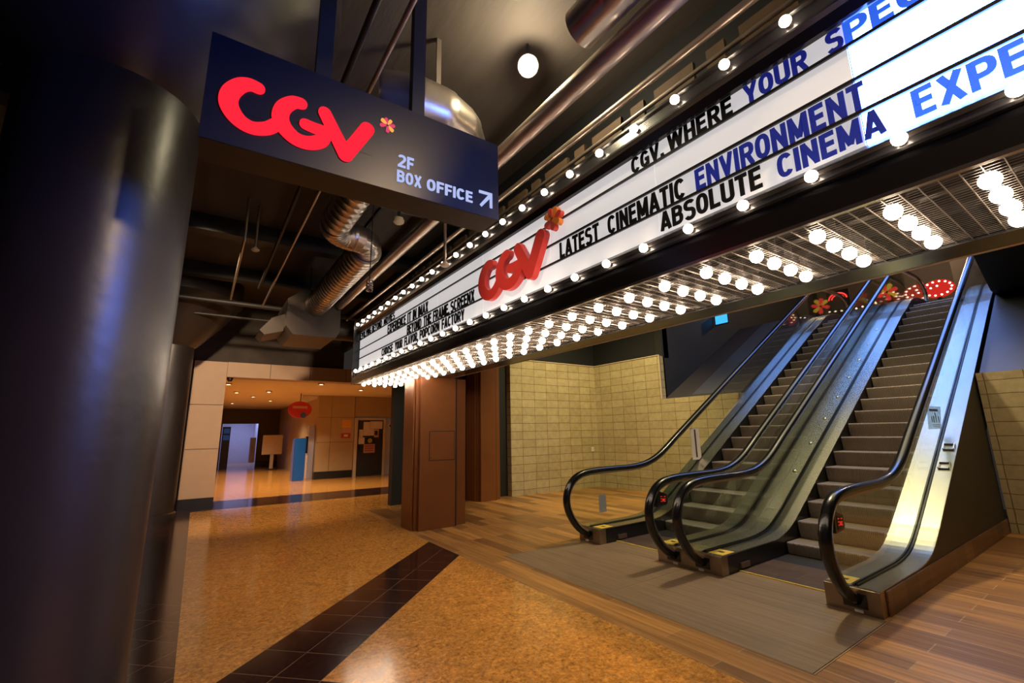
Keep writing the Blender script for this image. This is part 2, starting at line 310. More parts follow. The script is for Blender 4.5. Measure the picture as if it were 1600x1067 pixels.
class MB:
    def __init__(self): self.bm = bmesh.new()

    def box(self, x0, x1, y0, y1, z0, z1):
        v = [self.bm.verts.new((x, y, z)) for x in (x0, x1) for y in (y0, y1) for z in (z0, z1)]
        for f in ((0, 1, 3, 2), (4, 6, 7, 5), (0, 4, 5, 1), (2, 3, 7, 6), (0, 2, 6, 4), (1, 5, 7, 3)):
            self.bm.faces.new([v[i] for i in f])
        return self

    def prism(self, poly, axis, a, b):
        def P(u, w, t):
            return {'x': (t, u, w), 'y': (u, t, w), 'z': (u, w, t)}[axis]
        A = [self.bm.verts.new(P(u, w, a)) for u, w in poly]; B = [self.bm.verts.new(P(u, w, b)) for u, w in poly]
        n = len(poly)
        self.bm.faces.new(A); self.bm.faces.new(B[::-1])
        for i in range(n): self.bm.faces.new((A[i], A[(i + 1) % n], B[(i + 1) % n], B[i]))
        return self

    def tube(self, path, r, n=12, rib=0.0, ribs=()):
        path = [Vector(p) for p in path]; rs = r if isinstance(r, (list, tuple)) else [r] * len(path)
        t0 = (path[1] - path[0]).normalized()
        up = Vector((0, 0, 1)) if abs(t0.z) < 0.9 else Vector((1, 0, 0))
        nrm = t0.cross(up).normalized(); rings = []
        for i, p in enumerate(path):
            t = (path[min(i + 1, len(path) - 1)] - path[max(i - 1, 0)]).normalized()
            nrm = (nrm - t * nrm.dot(t)).normalized(); bn = t.cross(nrm)
            rings.append([self.bm.verts.new(p + (nrm * math.cos(2 * PI * k / n) + bn * math.sin(2 * PI * k / n)) * rs[i]) for k in range(n)])
        for a, b in zip(rings, rings[1:]):
            for k in range(n): self.bm.faces.new((a[k], a[(k + 1) % n], b[(k + 1) % n], b[k]))
        self.bm.faces.new(rings[0][::-1]); self.bm.faces.new(rings[-1])
        return self

    def lathe(self, prof, c, axis=(0, 0, 1), n=24):
        c = Vector(c); ax = Vector(axis).normalized(); u = ax.orthogonal().normalized(); w = ax.cross(u); rings = []
        for r, h in prof:
            if r < 1e-5: rings.append([self.bm.verts.new(c + ax * h)])
            else: rings.append([self.bm.verts.new(c + ax * h + (u * math.cos(2 * PI * k / n) + w * math.sin(2 * PI * k / n)) * r) for k in range(n)])
        for a, b in zip(rings, rings[1:]):
            for k in range(n):
                k2 = (k + 1) % n
                if len(a) == 1 and len(b) == 1: continue
                if len(a) == 1: self.bm.faces.new((a[0], b[k2], b[k]))
                elif len(b) == 1: self.bm.faces.new((a[k], a[k2], b[0]))
                else: self.bm.faces.new((a[k], a[k2], b[k2], b[k]))
        if len(rings[0]) > 1: self.bm.faces.new(rings[0][::-1])
        if len(rings[-1]) > 1: self.bm.faces.new(rings[-1])
        return self

    def sweep_xz(self, path, yc, sect):
        """sweep a closed (dy, dn) section along an (x, z) path lying in a plane of constant y"""
        rings = []
        for i, (x, z) in enumerate(path):
            a = path[max(i - 1, 0)]; b = path[min(i + 1, len(path) - 1)]
            tx, tz = b[0] - a[0], b[1] - a[1]; l = math.hypot(tx, tz) or 1; nx, nz = -tz / l, tx / l
            rings.append([self.bm.verts.new((x + nx * dn, yc + dy, z + nz * dn)) for dy, dn in sect])
        n = len(sect)
        for a, b in zip(rings, rings[1:]):
            for k in range(n): self.bm.faces.new((a[k], a[(k + 1) % n], b[(k + 1) % n], b[k]))
        self.bm.faces.new(rings[0][::-1]); self.bm.faces.new(rings[-1])
        return self

    def build(self, name, mat, parent=None, smooth=False, origin=None, bevel=0.0):
        bmesh.ops.recalc_face_normals(self.bm, faces=self.bm.faces)
        vs = self.bm.verts
        if origin is None:
            xs = [v.co.x for v in vs]; ys = [v.co.y for v in vs]; zs = [v.co.z for v in vs]
            origin = Vector(((min(xs) + max(xs)) / 2, (min(ys) + max(ys)) / 2, min(zs)))
        origin = Vector(origin)
        for v in vs: v.co -= origin
        me = bpy.data.meshes.new(name); self.bm.to_mesh(me); self.bm.free()
        me.materials.append(mat)
        if smooth:
            for p in me.polygons: p.use_smooth = True
        o = bpy.data.objects.new(name, me); COL.objects.link(o)
        WL[o.name] = origin
        if parent is not None:
            o.parent = parent; o.location = origin - WL[parent.name]
        else: o.location = origin
        if bevel:
            b = o.modifiers.new('edge', 'BEVEL'); b.width = bevel; b.segments = 2; b.limit_method = 'ANGLE'
        if smooth:
            me.set_sharp_from_angle(angle=math.radians(40))
        return o


def tag(o, label, cat, group=None):
    o['label'] = label; o['category'] = cat
    if group: o['group'] = group
    return o


def thing(name, label, cat, loc, group=None):
    o = bpy.data.objects.new(name, None); COL.objects.link(o); o.location = loc; o.empty_display_size = 0.2
    WL[o.name] = Vector(loc); return tag(o, label, cat, group)


def struct(name, mb, mat, smooth=False):
    o = mb.build(name, mat, None, smooth); o['kind'] = 'structure'; return o


def copy_child(src, parent, loc):
    c = src.copy(); COL.objects.link(c); c.parent = parent; c.location = Vector(loc) - WL[parent.name]; WL[c.name] = Vector(loc); return c


def ell(cx, cy, rx, ry, a0, a1, n=14, p=2.5):
    """part of a squarish ellipse"""
    out = []
    for k in range(n + 1):
        a = math.radians(a0 + (a1 - a0) * k / n); c, d = math.cos(a), math.sin(a)
        out.append((cx + rx * math.copysign(abs(c) ** (2 / p), c), cy + ry * math.copysign(abs(d) ** (2 / p), d)))
    return out


def glyph(ch):
    """strokes (centre lines) and advance of a bold condensed capital of height 1"""
    t = 0.17; h = t / 2; W = 0.56; r = W - h; T = 1 - h; m = 0.5
    bowl = lambda y0, y1, x1=r: [(h, y1), (x1 - 0.20, y1)] + ell(x1 - 0.20, (y0 + y1) / 2, 0.20, (y1 - y0) / 2, 90, -90, 10) + [(h, y0)]
    O = ell(W / 2, m, W / 2 - h, m - h, 0, 360, 28)
    G = {
        'A': ([[(h * 0.9, 0), (0.30, 1)], [(0.60 - h * 0.9, 0), (0.30, 1)], [(0.15, 0.25), (0.45, 0.25)]], 0.60),
        'B': ([[(h, 0), (h, 1)], bowl(0.53, T, r - 0.02), bowl(h, 0.53)], W), 'C': ([ell(W / 2, m, W / 2 - h, m - h, 38, 322, 22)], W),
        'D': ([[(h, 0), (h, 1)], [(h, T), (0.24, T)] + ell(0.24, m, r - 0.24, m - h, 90, -90, 14) + [(h, h)]], W),
        'E': ([[(h, 0), (h, 1)], [(h, T), (0.47, T)], [(h, h), (0.48, h)], [(h, 0.52), (0.44, 0.52)]], 0.49),
        'F': ([[(h, 0), (h, 1)], [(h, T), (0.47, T)], [(h, 0.50), (0.43, 0.50)]], 0.47),
        'G': ([ell(W / 2, m, W / 2 - h, m - h, 38, 320, 22), [(W - h, 0.03), (W - h, 0.50)], [(0.30, 0.46), (W, 0.46)]], W),
        'H': ([[(h, 0), (h, 1)], [(r, 0), (r, 1)], [(h, 0.52), (r, 0.52)]], W), 'I': ([[(h, 0), (h, 1)]], t),
        'K': ([[(h, 0), (h, 1)], [(h, 0.36), (0.50, 1)], [(0.20, 0.52), (0.52, 0)]], W), 'L': ([[(h, 0), (h, 1)], [(h, h), (0.46, h)]], 0.46),
        'M': ([[(h, 0), (h, 1)], [(0.68 - h, 0), (0.68 - h, 1)], [(h, 0.98), (0.34, 0.10)], [(0.68 - h, 0.98), (0.34, 0.10)]], 0.68),
        'N': ([[(h, 0), (h, 1)], [(r, 0), (r, 1)], [(h, 0.95), (r, 0.05)]], W), 'O': ([O], W),
        'P': ([[(h, 0), (h, 1)], bowl(0.44, T)], W - 0.02), 'R': ([[(h, 0), (h, 1)], bowl(0.47, T), [(0.30, 0.46), (r, 0.0)]], W),
        'S': ([ell(W / 2, 0.725, W / 2 - h, 0.275 - h, 25, 262, 14) + [(W / 2, 0.51)] + ell(W / 2, 0.275, W / 2 - h, 0.275 - h + 0.04, 82, -155, 14)], W - 0.01),
        'T': ([[(0.25, 0), (0.25, 1)], [(0, T), (0.50, T)]], 0.50),
        'U': ([[(h, 1), (h, 0.3)] + ell(W / 2, 0.3, W / 2 - h, 0.3 - h, 180, 360, 14) + [(r, 1)]], W),
        'V': ([[(h * 0.9, 1), (0.29, 0.02)], [(0.58 - h * 0.9, 1), (0.29, 0.02)]], 0.58),
        'W': ([[(h * 0.9, 1), (0.22, 0.02)], [(0.42, 0.98), (0.22, 0.02)], [(0.42, 0.98), (0.62, 0.02)], [(0.84 - h * 0.9, 1), (0.62, 0.02)]], 0.84),
        'X': ([[(h, 0), (0.56 - h, 1)], [(h, 1), (0.56 - h, 0)]], 0.56), 'Y': ([[(0.28, 0), (0.28, 0.45)], [(h * 0.9, 1), (0.28, 0.40)], [(0.56 - h * 0.9, 1), (0.28, 0.40)]], 0.56),
        ',': ([[(h, 0.17), (h, 0)], [(h * 1.5, 0.06), (h * 0.6, -0.16)]], 0.20),
        '2': ([ell(0.27, 0.71, 0.19, 0.205, 160, -28, 12) + [(h + 0.02, 0.14)], [(0.0, h), (0.53, h)]], 0.54)}
    return G[ch]


def flat_line(pts, hw):
    """outline of a square-ended line of half width hw, as left and right edges"""
    L, R = [], []
    for i in range(len(pts)):
        a, b = pts[max(i - 1, 0)], pts[min(i + 1, len(pts) - 1)]
        tx, tz = b[0] - a[0], b[1] - a[1]; l = math.hypot(tx, tz) or 1
        L.append((pts[i][0] - tz / l * hw, pts[i][1] + tx / l * hw)); R.append((pts[i][0] + tz / l * hw, pts[i][1] - tx / l * hw))
    return L, R


def text_bm(body, place, w, h, depth, weight=0.17):
    """solid block lettering fitted in a w x h box; place(u, v, d) gives the world point"""
    mb = MB(); gap = 0.085; x = 0.0; items = []
    for ch in body:
        st, adv = glyph(ch); items.append((x, st)); x += adv + gap
    total = x - gap; k = 0
    for x0, st in items:
        for pts in st:
            q = [p for i, p in enumerate(pts) if i == 0 or math.hypot(p[0] - pts[i - 1][0], p[1] - pts[i - 1][1]) > 1e-4]
            L, R = flat_line(q, weight / 2); dd = depth * (1 + 0.05 * (k % 5)); k += 1
            def P(p, d): return mb.bm.verts.new(Vector(place((p[0] + x0) / total * w, p[1] * h, d)))
            rings = [(P(a, 0), P(b, 0), P(b, dd), P(a, dd)) for a, b in zip(L, R)]
            for a, b in zip(rings, rings[1:]):
                for m in range(4): mb.bm.faces.new((a[m], a[(m + 1) % 4], b[(m + 1) % 4], b[m]))
            mb.bm.faces.new(rings[0][::-1]); mb.bm.faces.new(rings[-1])
    return mb


def catmull(pts, k=6):
    out = []
    n = len(pts)
    for i in range(n - 1):
        p0, p1, p2, p3 = pts[max(i - 1, 0)], pts[i], pts[i + 1], pts[min(i + 2, n - 1)]
        for j in range(k):
            t = j / k
            out.append(tuple(0.5 * (2 * b + (c - a) * t + (2 * a - 5 * b + 4 * c - d) * t * t + (3 * b - a - 3 * c + d) * t ** 3) for a, b, c, d in zip(p0, p1, p2, p3)))
    out.append(tuple(pts[-1])); return out


def stroke(pts, smooth=True):
    """outline of a round-ended stroke through (x, z, radius)"""
    P = catmull(pts, 5) if smooth else pts
    L, R = [], []
    n = len(P)
    for i in range(n):
        a, b = P[max(i - 1, 0)], P[min(i + 1, n - 1)]
        tx, tz = b[0] - a[0], b[1] - a[1]; l = math.hypot(tx, tz); nx, nz = -tz / l, tx / l
        L.append((P[i][0] + nx * P[i][2], P[i][1] + nz * P[i][2])); R.append((P[i][0] - nx * P[i][2], P[i][1] - nz * P[i][2]))
    def cap(p, q, flip):
        tx, tz = (q[0] - p[0]), (q[1] - p[1]); a0 = math.atan2(tz, tx)
        return [(p[0] + p[2] * math.cos(a0 + PI / 2 + PI * k / 9), p[1] + p[2] * math.sin(a0 + PI / 2 + PI * k / 9)) for k in range(1, 9)]
    c0 = cap(P[0], P[1], 0)            # goes from L side round the back to the R side
    c1 = cap(P[-1], P[-2], 0)
    return L[::-1] + c0 + R + c1


# logo strokes measured in the hanging sign's face (x, z, radius)
LC = [[(0.077, 3.211, 0.029), (0.04, 3.213, 0.031), (0.002, 3.190, 0.034), (-0.031, 3.137, 0.037), (-0.037, 3.08, 0.038), (-0.014, 3.030, 0.036), (0.025, 2.995, 0.033), (0.076, 2.984, 0.031), (0.132, 3.006, 0.031), (0.17, 3.044, 0.030)]]
LG = [[(0.274, 3.212, 0.029), (0.237, 3.202, 0.031), (0.197, 3.154, 0.035), (0.186, 3.092, 0.037), (0.212, 3.038, 0.036), (0.265, 3.000, 0.034), (0.327, 3.000, 0.034), (0.383, 3.034, 0.034), (0.408, 3.09, 0.031)],
      [(0.303, 3.101, 0.027), (0.34, 3.096, 0.028), (0.40, 3.094, 0.030)]]
LV = [[(0.393, 3.208, 0.031), (0.45, 3.107, 0.033), (0.512, 3.000, 0.036)], [(0.512, 3.000, 0.036), (0.565, 3.098, 0.036), (0.62, 3.202, 0.037)]]
PET = [(-14, 'p'), (28, 'o'), (76, 'p'), (128, 'o'), (176, 'p'), (250, 'p'), (306, 'o')]


# ------------------------------------------------------------------ setting: floors
struct('floor', MB().box(-9, 2.87, -6, 34, -0.2, 0.0), M['granite'])
struct('floor_hall', MB().box(2.87, 12, 9.6, 34, -0.2, 0.0), M['granite'])
struct('floor_wood', MB().box(2.87, 12, -6, 9.6, -0.2, 0.0), M['plank'])
struct('trim_1', MB().box(2.867, 2.873, -6, 7.02, -0.05, 0.002), M['grout'])

# ------------------------------------------------------------------ setting: shell
struct('wall_back_block', MB().box(6.36, 9.9, 9.27, 9.5, 0, 3.34), M['block_y'])
struct('wall_side_block', MB().prism([(9.27, 0), (9.27, 3.34), (7.0, 3.34), (7.0, 2.25), (5.05, 2.25), (5.05, 0)], 'x', 9.34, 9.55), M['block_x'])
struct('wall_right_block', MB().box(9.53, 9.75, -5, 1.53, 0, 2.25), M['block_x'])
struct('trim_2', MB().box(9.325, 9.345, 6.985, 7.005, 2.24, 3.355), M['cream'])
struct('trim_3', MB().box(6.36, 9.33, 9.255, 9.275, 3.34, 3.36).box(9.325, 9.345, 7.0, 9.27, 3.34, 3.36), M['cream'])
struct('wall_back_upper', MB().box(6.36, 9.9, 9.5, 9.7, 3.0, 8).box(5.92, 6.40, 9.45, 9.7, 0, 8).box(3.6, 5.95, 9.9, 10.1, 0, 8), M['black_wall'])
struct('wall_side_upper', MB().box(9.56, 9.75, 7.0, 9.6, 3.3, 8), M['black_wall'])
struct('wall_well_side', MB().box(9.5, 20, 7.0, 7.2, 2.0, 8), M['dark_grey_wall'])
struct('wall_incline', MB().prism([(9.45, 2.0), (9.45, 2.25), (13.4, 4.50), (13.8, 4.50), (13.8, 4.2)], 'y', 5.06, 6.99), M['slope'])
struct('trim_4', MB().prism([(9.46, 2.26), (9.46, 2.30), (13.3, 4.49), (13.3, 4.45)], 'y', 5.65, 6.25), M['slope_blue'])
struct('wall_incline_right', MB().prism([(9.6, 2.0), (9.6, 2.25), (12.6, 3.98), (13, 3.98), (13, 3.6)], 'y', -5, 1.5), M['slope_blue'])
struct('wall_bulkhead', MB().prism([(12.17, 3.99), (20, 3.99), (20, 8), (10.3, 8), (10.3, 5.08)], 'y', -5, 1.50), M['black_wall'])
struct('floor_upper', MB().box(13.9, 20, 1.55, 7.0, 4.05, 4.33), M['plank'])
struct('wall_lobby', MB().box(19.5, 19.7, -1, 8, 4.0, 8), M['lobby_wall'])
struct('ceiling_well', MB().box(3.5, 20, -6, 10, 7.9, 8.1), M['black_wall'])
struct('wall_well_front', MB().box(3.62, 3.72, -6, 10, 2.62, 8), M['black_wall'])
struct('wall_above_sign', MB().box(2.95, 3.05, -6, 12.3, 3.70, 4.75), M['black_wall'])
struct('ceiling', MB().box(-9, 3.05, -6, 12.3, 4.7, 4.9), M['dark_ceiling'])
struct('wall_left', MB().box(-9, -8.8, -6, 14, 0, 4.8), M['dark_ceiling'])
struct('wall_rear', MB().box(-9, 12, -6.2, -6, 0, 8), M['dark_ceiling'])
struct('wall_right_front', MB().box(9.75, 12, -6, -5, 0, 8), M['black_wall'])
bm = MB()
for y in (5.2, 7.4, 9.6): bm.box(-9, 3.05, y, y + 0.22, 4.45, 4.7)
struct('ceiling_beam', bm, M['dark_beam'])

# portal of tan panels into the hall
pb = MB(); J = 0.012
for z0, z1 in ((0.22, 1.27), (1.27, 2.25), (2.25, 3.25)): pb.box(-0.215, 0.42, 12.3, 12.75, z0 + J / 2, z1 - J / 2)
for x0, x1 in ((0.42, 1.32), (1.32, 2.22), (2.22, 3.12), (3.12, 4.02), (4.02, 4.92), (4.92, 5.8)): pb.box(x0 + J / 2, x1 - J / 2, 12.3, 12.75, 2.90, 3.25)
struct('wall_portal', pb, M['tan_panel'])
struct('baseboard_portal', MB().box(-0.22, 0.425, 12.29, 12.76, 0, 0.215), M['kick'])
struct('wall_portal_core', MB().box(-0.20, 0.40, 12.32, 12.73, 0.2, 3.24).box(0.3, 5.8, 12.32, 12.73, 2.91, 3.24), M['copper_dark'])
struct('wall_above_portal', MB().box(-9, 3.05, 12.35, 12.6, 3.26, 4.75).box(-9, -0.22, 12.35, 12.6, 0, 3.3), M['dark_ceiling'])
struct('ceiling_hall', MB().box(-1, 9, 12.75, 30, 2.98, 3.1), M['hall_ceiling'])
hw = MB()
for z0, z1 in ((0.25, 1.28), (1.28, 2.18), (2.18, 2.98)):
    for x0, x1 in ((3.55, 4.02), (4.02, 4.86)):
        hw.box(x0 + 0.006, x1 - 0.006, 17.6, 17.8, z0 + 0.006, z1 - 0.006)
hw.box(4.87, 8, 17.6, 17.8, 2.2, 2.974); hw.box(6.5, 8, 17.6, 17.8, 0, 2.2)
struct('wall_hall_front', hw, M['hall_wall'])
struct('wall_hall_core', MB().box(3.57, 4.85, 17.63, 17.78, 0, 2.97), M['copper_dark'])
struct('baseboard_hall', MB().box(3.53, 4.84, 17.56, 17.8, 0, 0.24), M['kick'])
struct('wall_hall_side', MB().box(3.62, 3.8, 17.8, 29, 0, 2.98), M['hall_wall'])
struct('wall_hall_left', MB().box(-1.2, -1.0, 12.75, 29, 0, 2.98), M['hall_wall'])
struct('wall_hall_back', MB().box(-1, 1.0, 27.5, 27.7, 0, 2.98).box(1.0, 2.62, 27.5, 27.7, 2.22, 2.98).box(2.62, 3.62, 27.5, 27.7, 0, 2.98), M['olive_wall'])
struct('baseboard_back', MB().box(2.62, 3.62, 27.44, 27.52, 0, 0.3), M['kick'])
struct('wall_back_room', MB().box(0, 5, 33, 33.2, 0, 3).box(2.9, 3.1, 27.7, 33, 0, 3).box(-0.2, 0, 27.7, 33, 0, 3).box(-0.2, 5, 27.7, 33, 2.9, 3.0), M['lavender'])
struct('wall_dark_end', MB().box(5.0, 6.6, 13.5, 13.9, 0, 2.97), M['black_wall'])

# ------------------------------------------------------------------ round pillars
def pillar(name, label, x, y, r, zc):
    t = thing(name, label, 'pillar', (x, y, 0))
    MB().lathe([(r + 0.03, 0), (r + 0.03, 0.12), (r, 0.14), (r, zc)], (x, y, 0), n=64).build('shaft', M['pillar'], t, True)
    MB().lathe([(r, zc), (r + 0.02, zc + 0.02), (r + 0.10, zc + 0.10), (r + 0.42, zc + 0.48), (r + 0.75, zc + 0.95), (r + 0.78, zc + 0.98), (r + 0.78, 4.7)], (x, y, 0), n=64).build('capital', M['pillar'], t, True)
    return t
pillar('round_pillar', 'thick dark round pillar with flared capital filling the left side, beside the hanging blue sign', -0.587, 3.247, 0.411, 3.45)
pillar('round_pillar', 'second dark round pillar, farther back, standing against the tan panelled portal', -0.64, 11.2, 0.411, 3.32)

# ------------------------------------------------------------------ brown clad columns
def clad_column(label, x, y, w, d, h, panel):
    t = thing('clad_column', label, 'column', (x + w / 2, y + d / 2, 0))
    MB().box(x, x + w, y + 0.09, y + d, 0, h).build('core', M['copper'], t, bevel=0.004)
    MB().box(x + 0.05, x + w * 0.74, y, y + 0.088, 0.0, h).build('front_slab', M['copper'], t, bevel=0.004)
    MB().box(x + w * 0.742, x + w * 0.785, y + 0.03, y + 0.088, 0, h).build('groove', M['copper_dark'], t)
    MB().box(x - 0.03, x - 0.002, y + 0.13, y + d - 0.08, 0, h).build('side_slab', M['copper'], t, bevel=0.003)
    if panel:
        MB().box(x + 0.208, x + 0.682, y - 0.0015, y - 0.0003, 1.068, 1.552).build('panel_gap', M['copper_dark'], t)
        p = MB().box(x + 0.22, x + 0.67, y - 0.007, y - 0.0016, 1.08, 1.54).build('access_panel', M['copper'], t, bevel=0.002)
        MB().lathe([(0.008, 0), (0.008, 0.008), (0, 0.008)], (x + 0.24, y - 0.007, 1.12), (0, -1, 0), 10).build('screw', M['copper_dark'], p)
    return t
clad_column('brown metal clad column with a square access panel, standing under the marquee bulbs', 2.96, 7.02, 0.94, 0.62, 2.455, True)
clad_column('smaller brown clad column behind, between the lift door and the black gap', 5.30, 9.02, 0.62, 0.62, 3.4, False)
t = thing('elevator_door', 'brown metal sliding door in the recess between the two clad columns', 'door', (5.0, 9.75, 0))
MB().box(4.2, 5.10, 9.72, 9.78, 0, 2.42).build('door_leaf', M['copper'], t)
MB().box(5.12, 5.30, 9.68, 9.74, 0, 2.42).build('door_leaf', M['copper'], t)
MB().box(5.10, 5.12, 9.70, 9.78, 0, 2.42).build('door_gap', M['copper_dark'], t)
MB().box(4.2, 5.32, 9.60, 9.80, 2.44, 3.2).build('header', M['dark_beam'], t)

# ------------------------------------------------------------------ landing plates
for y0, y1, lab in ((1.53, 3.285, 'right'), (3.30, 4.98, 'left')):
    o = MB().box(3.29, 4.585, y0, y1, -0.002, 0.004).build('landing_plate', M['plank_grey'])
    tag(o, 'worn grey brown floor plate in front of the %s escalator' % lab, 'floor plate')
struct('trim_5', MB().box(3.282, 3.288, 1.51, 4.99, -0.01, 0.003).box(3.28, 4.7, 1.517, 1.524, -0.01, 0.003).box(3.29, 4.58, 3.289, 3.296, -0.01, 0.003), M['grout'])

# ------------------------------------------------------------------ escalators
def arc(cx, cz, r, a0, a1, n): return [(cx + r * math.cos(math.radians(a0 + (a1 - a0) * k / n)), cz + r * math.sin(math.radians(a0 + (a1 - a0) * k / n))) for k in range(n + 1)]
HAND = catmull([(4.90, 0.055), (4.66, 0.085), (4.43, 0.20), (4.27, 0.40), (4.225, 0.60), (4.30, 0.78), (4.46, 0.895), (4.72, 0.94), (5.2, 0.95), (5.6, 0.955), (5.95, 1.00), (6.3, 1.125), (6.75, 1.385)], 5) \
    + [(6.75 + 0.65 * k, 1.385 + 0.3765 * k) for k in range(1, 10)] \
    + catmull([(13.0, 5.00), (13.5, 5.19), (14.0, 5.27), (14.8, 5.285), (15.2, 5.26), (15.5, 5.13), (15.62, 4.95), (15.58, 4.72), (15.4, 4.52), (15.0, 4.42)], 5)
DECK = catmull([(4.60, 0.20), (5.3, 0.20), (5.75, 0.21), (6.1, 0.275), (6.45, 0.445)], 5) + [(6.45 + 0.65 * k, 0.445 + 0.3765 * k) for k in range(1, 10)] \
    + catmull([(12.75, 4.06), (13.2, 4.31), (13.6, 4.45), (14.0, 4.50), (14.6, 4.51), (15.3, 4.51)], 5)


def deck_z(x):
    for a, b in zip(DECK, DECK[1:]):
        if a[0] <= x <= b[0]: return a[1] + (b[1] - a[1]) * (x - a[0]) / (b[0] - a[0])
    return DECK[0][1] if x < DECK[0][0] else DECK[-1][1]


def off_path(path, d):
    out = []
    for i, (x, z) in enumerate(path):
        a = path[max(i - 1, 0)]; b = path[min(i + 1, len(path) - 1)]; tx, tz = b[0] - a[0], b[1] - a[1]; l = math.hypot(tx, tz)
        out.append((x - tz / l * d, z + tx / l * d))
    return out


def strip(mb, x0, x1, y0, y1, up, down):
    xs = [x0] + [p[0] for p in DECK if x0 + 0.01 < p[0] < x1 - 0.01] + [x1]
    poly = [(x, deck_z(x) + up) for x in xs] + [(x, max(0.0, deck_z(x) + down)) for x in reversed(xs)]
    return mb.prism(poly, 'y', y0, y1)


INNER = off_path(HAND, -0.050)
def clip_glass(xa, xb, lean):
    """outline of one glass pane between two leaning seams (x measured at deck height)"""
    def side(x, z, xs): return x - (xs - lean * (z - deck_z(xs)))
    up = [p for p in INNER if (xa is None or side(p[0], p[1], xa) > 0.004) and (xb is None or side(p[0], p[1], xb) < -0.004)]
    lo_x0 = xa if xa is not None else 4.66
    lo_x1 = xb if xb is not None else 15.2
    xs = [lo_x0] + [p[0] for p in DECK if lo_x0 + 0.02 < p[0] < lo_x1 - 0.02] + [lo_x1]
    def hit(xs_):
        for a, b in zip(INNER[12:], INNER[13:]):
            sa, sb = side(a[0], a[1], xs_), side(b[0], b[1], xs_)
            if sa <= 0 < sb:
                t = sa / (sa - sb); return (a[0] + (b[0] - a[0]) * t, a[1] + (b[1] - a[1]) * t)
    top = list(up)
    if xa is not None: top = [hit(xa)] + top
    else: top = [p for p in top if p[1] > 0.19]
    if xb is not None: top = top + [hit(xb)]
    else: top = [p for p in top if p[1] > deck_z(p[0]) or p[0] < 15.3]
    low = [(x, deck_z(x) - 0.004) for x in reversed(xs)]
    return top + low


SEAMS = [6.62, 8.05, 9.5, 10.95, 12.4, 13.9]
KNOBS = [7.2, 7.85, 8.5, 9.15, 9.8, 10.45, 11.1, 11.75]


def balustrade(t, yc, s):
    """s = +1 for the side toward larger y, -1 for the other"""
    yh = yc + s * 0.69
    def yy(a, b): return (min(yc + s * a, yc + s * b), max(yc + s * a, yc + s * b))
    n_in, n_out = yy(0.47, 0.665), yy(0.715, 0.868)
    # dark body of the balustrade foot
    b = MB(); strip(b, 4.66, 15.2, *yy(0.475, 0.86), -0.012, -0.26); b.build('skirt_panel', M['skirt'], t)
    d = MB(); strip(d, 4.62, 15.2, *n_in, 0.0, -0.011); d.build('inner_deck', M['steel'], t)
    d = MB(); strip(d, 4.62, 15.2, *n_out, 0.0, -0.011); d.build('outer_deck', M['steel'], t)
    # front cover box
    a0, a1 = yy(0.47, 0.87)
    nb = MB().box(4.60, 4.72, a0, a1, 0.0, 0.192).build('newel_cover', M['steel_bronze'], t, bevel=0.004)
    MB().box(4.592, 4.60, yh - 0.085, yh + 0.085, 0.045, 0.155).build('handrail_inlet', M['rubber'], nb)
    MB().box(4.590, 4.594, yh + s * 0.02 - 0.03, yh + s * 0.02 + 0.03, 0.012, 0.034).build('serial_plate', M['white_label'], nb)
    # handrail: C section with a round back
    sect = [(0.050 * math.cos(a), 0.006 + 0.036 * math.sin(a)) for a in [math.radians(k) for k in range(-20, 201, 20)]] + [(-0.044, -0.024), (-0.022, -0.024), (-0.022, -0.006), (0.022, -0.006), (0.022, -0.024), (0.044, -0.024)]
    MB().sweep_xz(HAND, yh, sect).build('handrail', M['rubber'], t, True)
    sect2 = [(-0.021, -0.052), (-0.021, -0.007), (0.021, -0.007), (0.021, -0.052)]
    MB().sweep_xz(HAND[3:-3], yh, sect2).build('handrail_track', M['rail_track'], t, True)
    b = [None] + SEAMS + [None]
    for xa, xb in zip(b, b[1:]):
        MB().prism(clip_glass(xa, xb, 0.5), 'y', yh - 0.006, yh + 0.006).build('glass_panel', M['glass'], t)
    sm = MB()
    g = MB(); strip(g, 4.66, 15.2, yh - 0.022, yh - 0.0065, 0.012, -0.012); strip(g, 4.66, 15.2, yh + 0.0065, yh + 0.022, 0.012, -0.012); g.build('glass_channel', M['skirt'], t)
    MB().box(4.66, 4.88, *yy(0.485, 0.65), 0.2004, 0.2020).build('warning_sticker', M['yellow'], t)
    MB().box(4.75, 4.80, *yy(0.54, 0.60), 0.2022, 0.2028).build('sticker_print', M['skirt'], t)
    MB().box(4.95, 5.12, *yy(0.455, 0.474), 0.03, 0.085).build('skirt_plate', M['steel_bronze'], t)


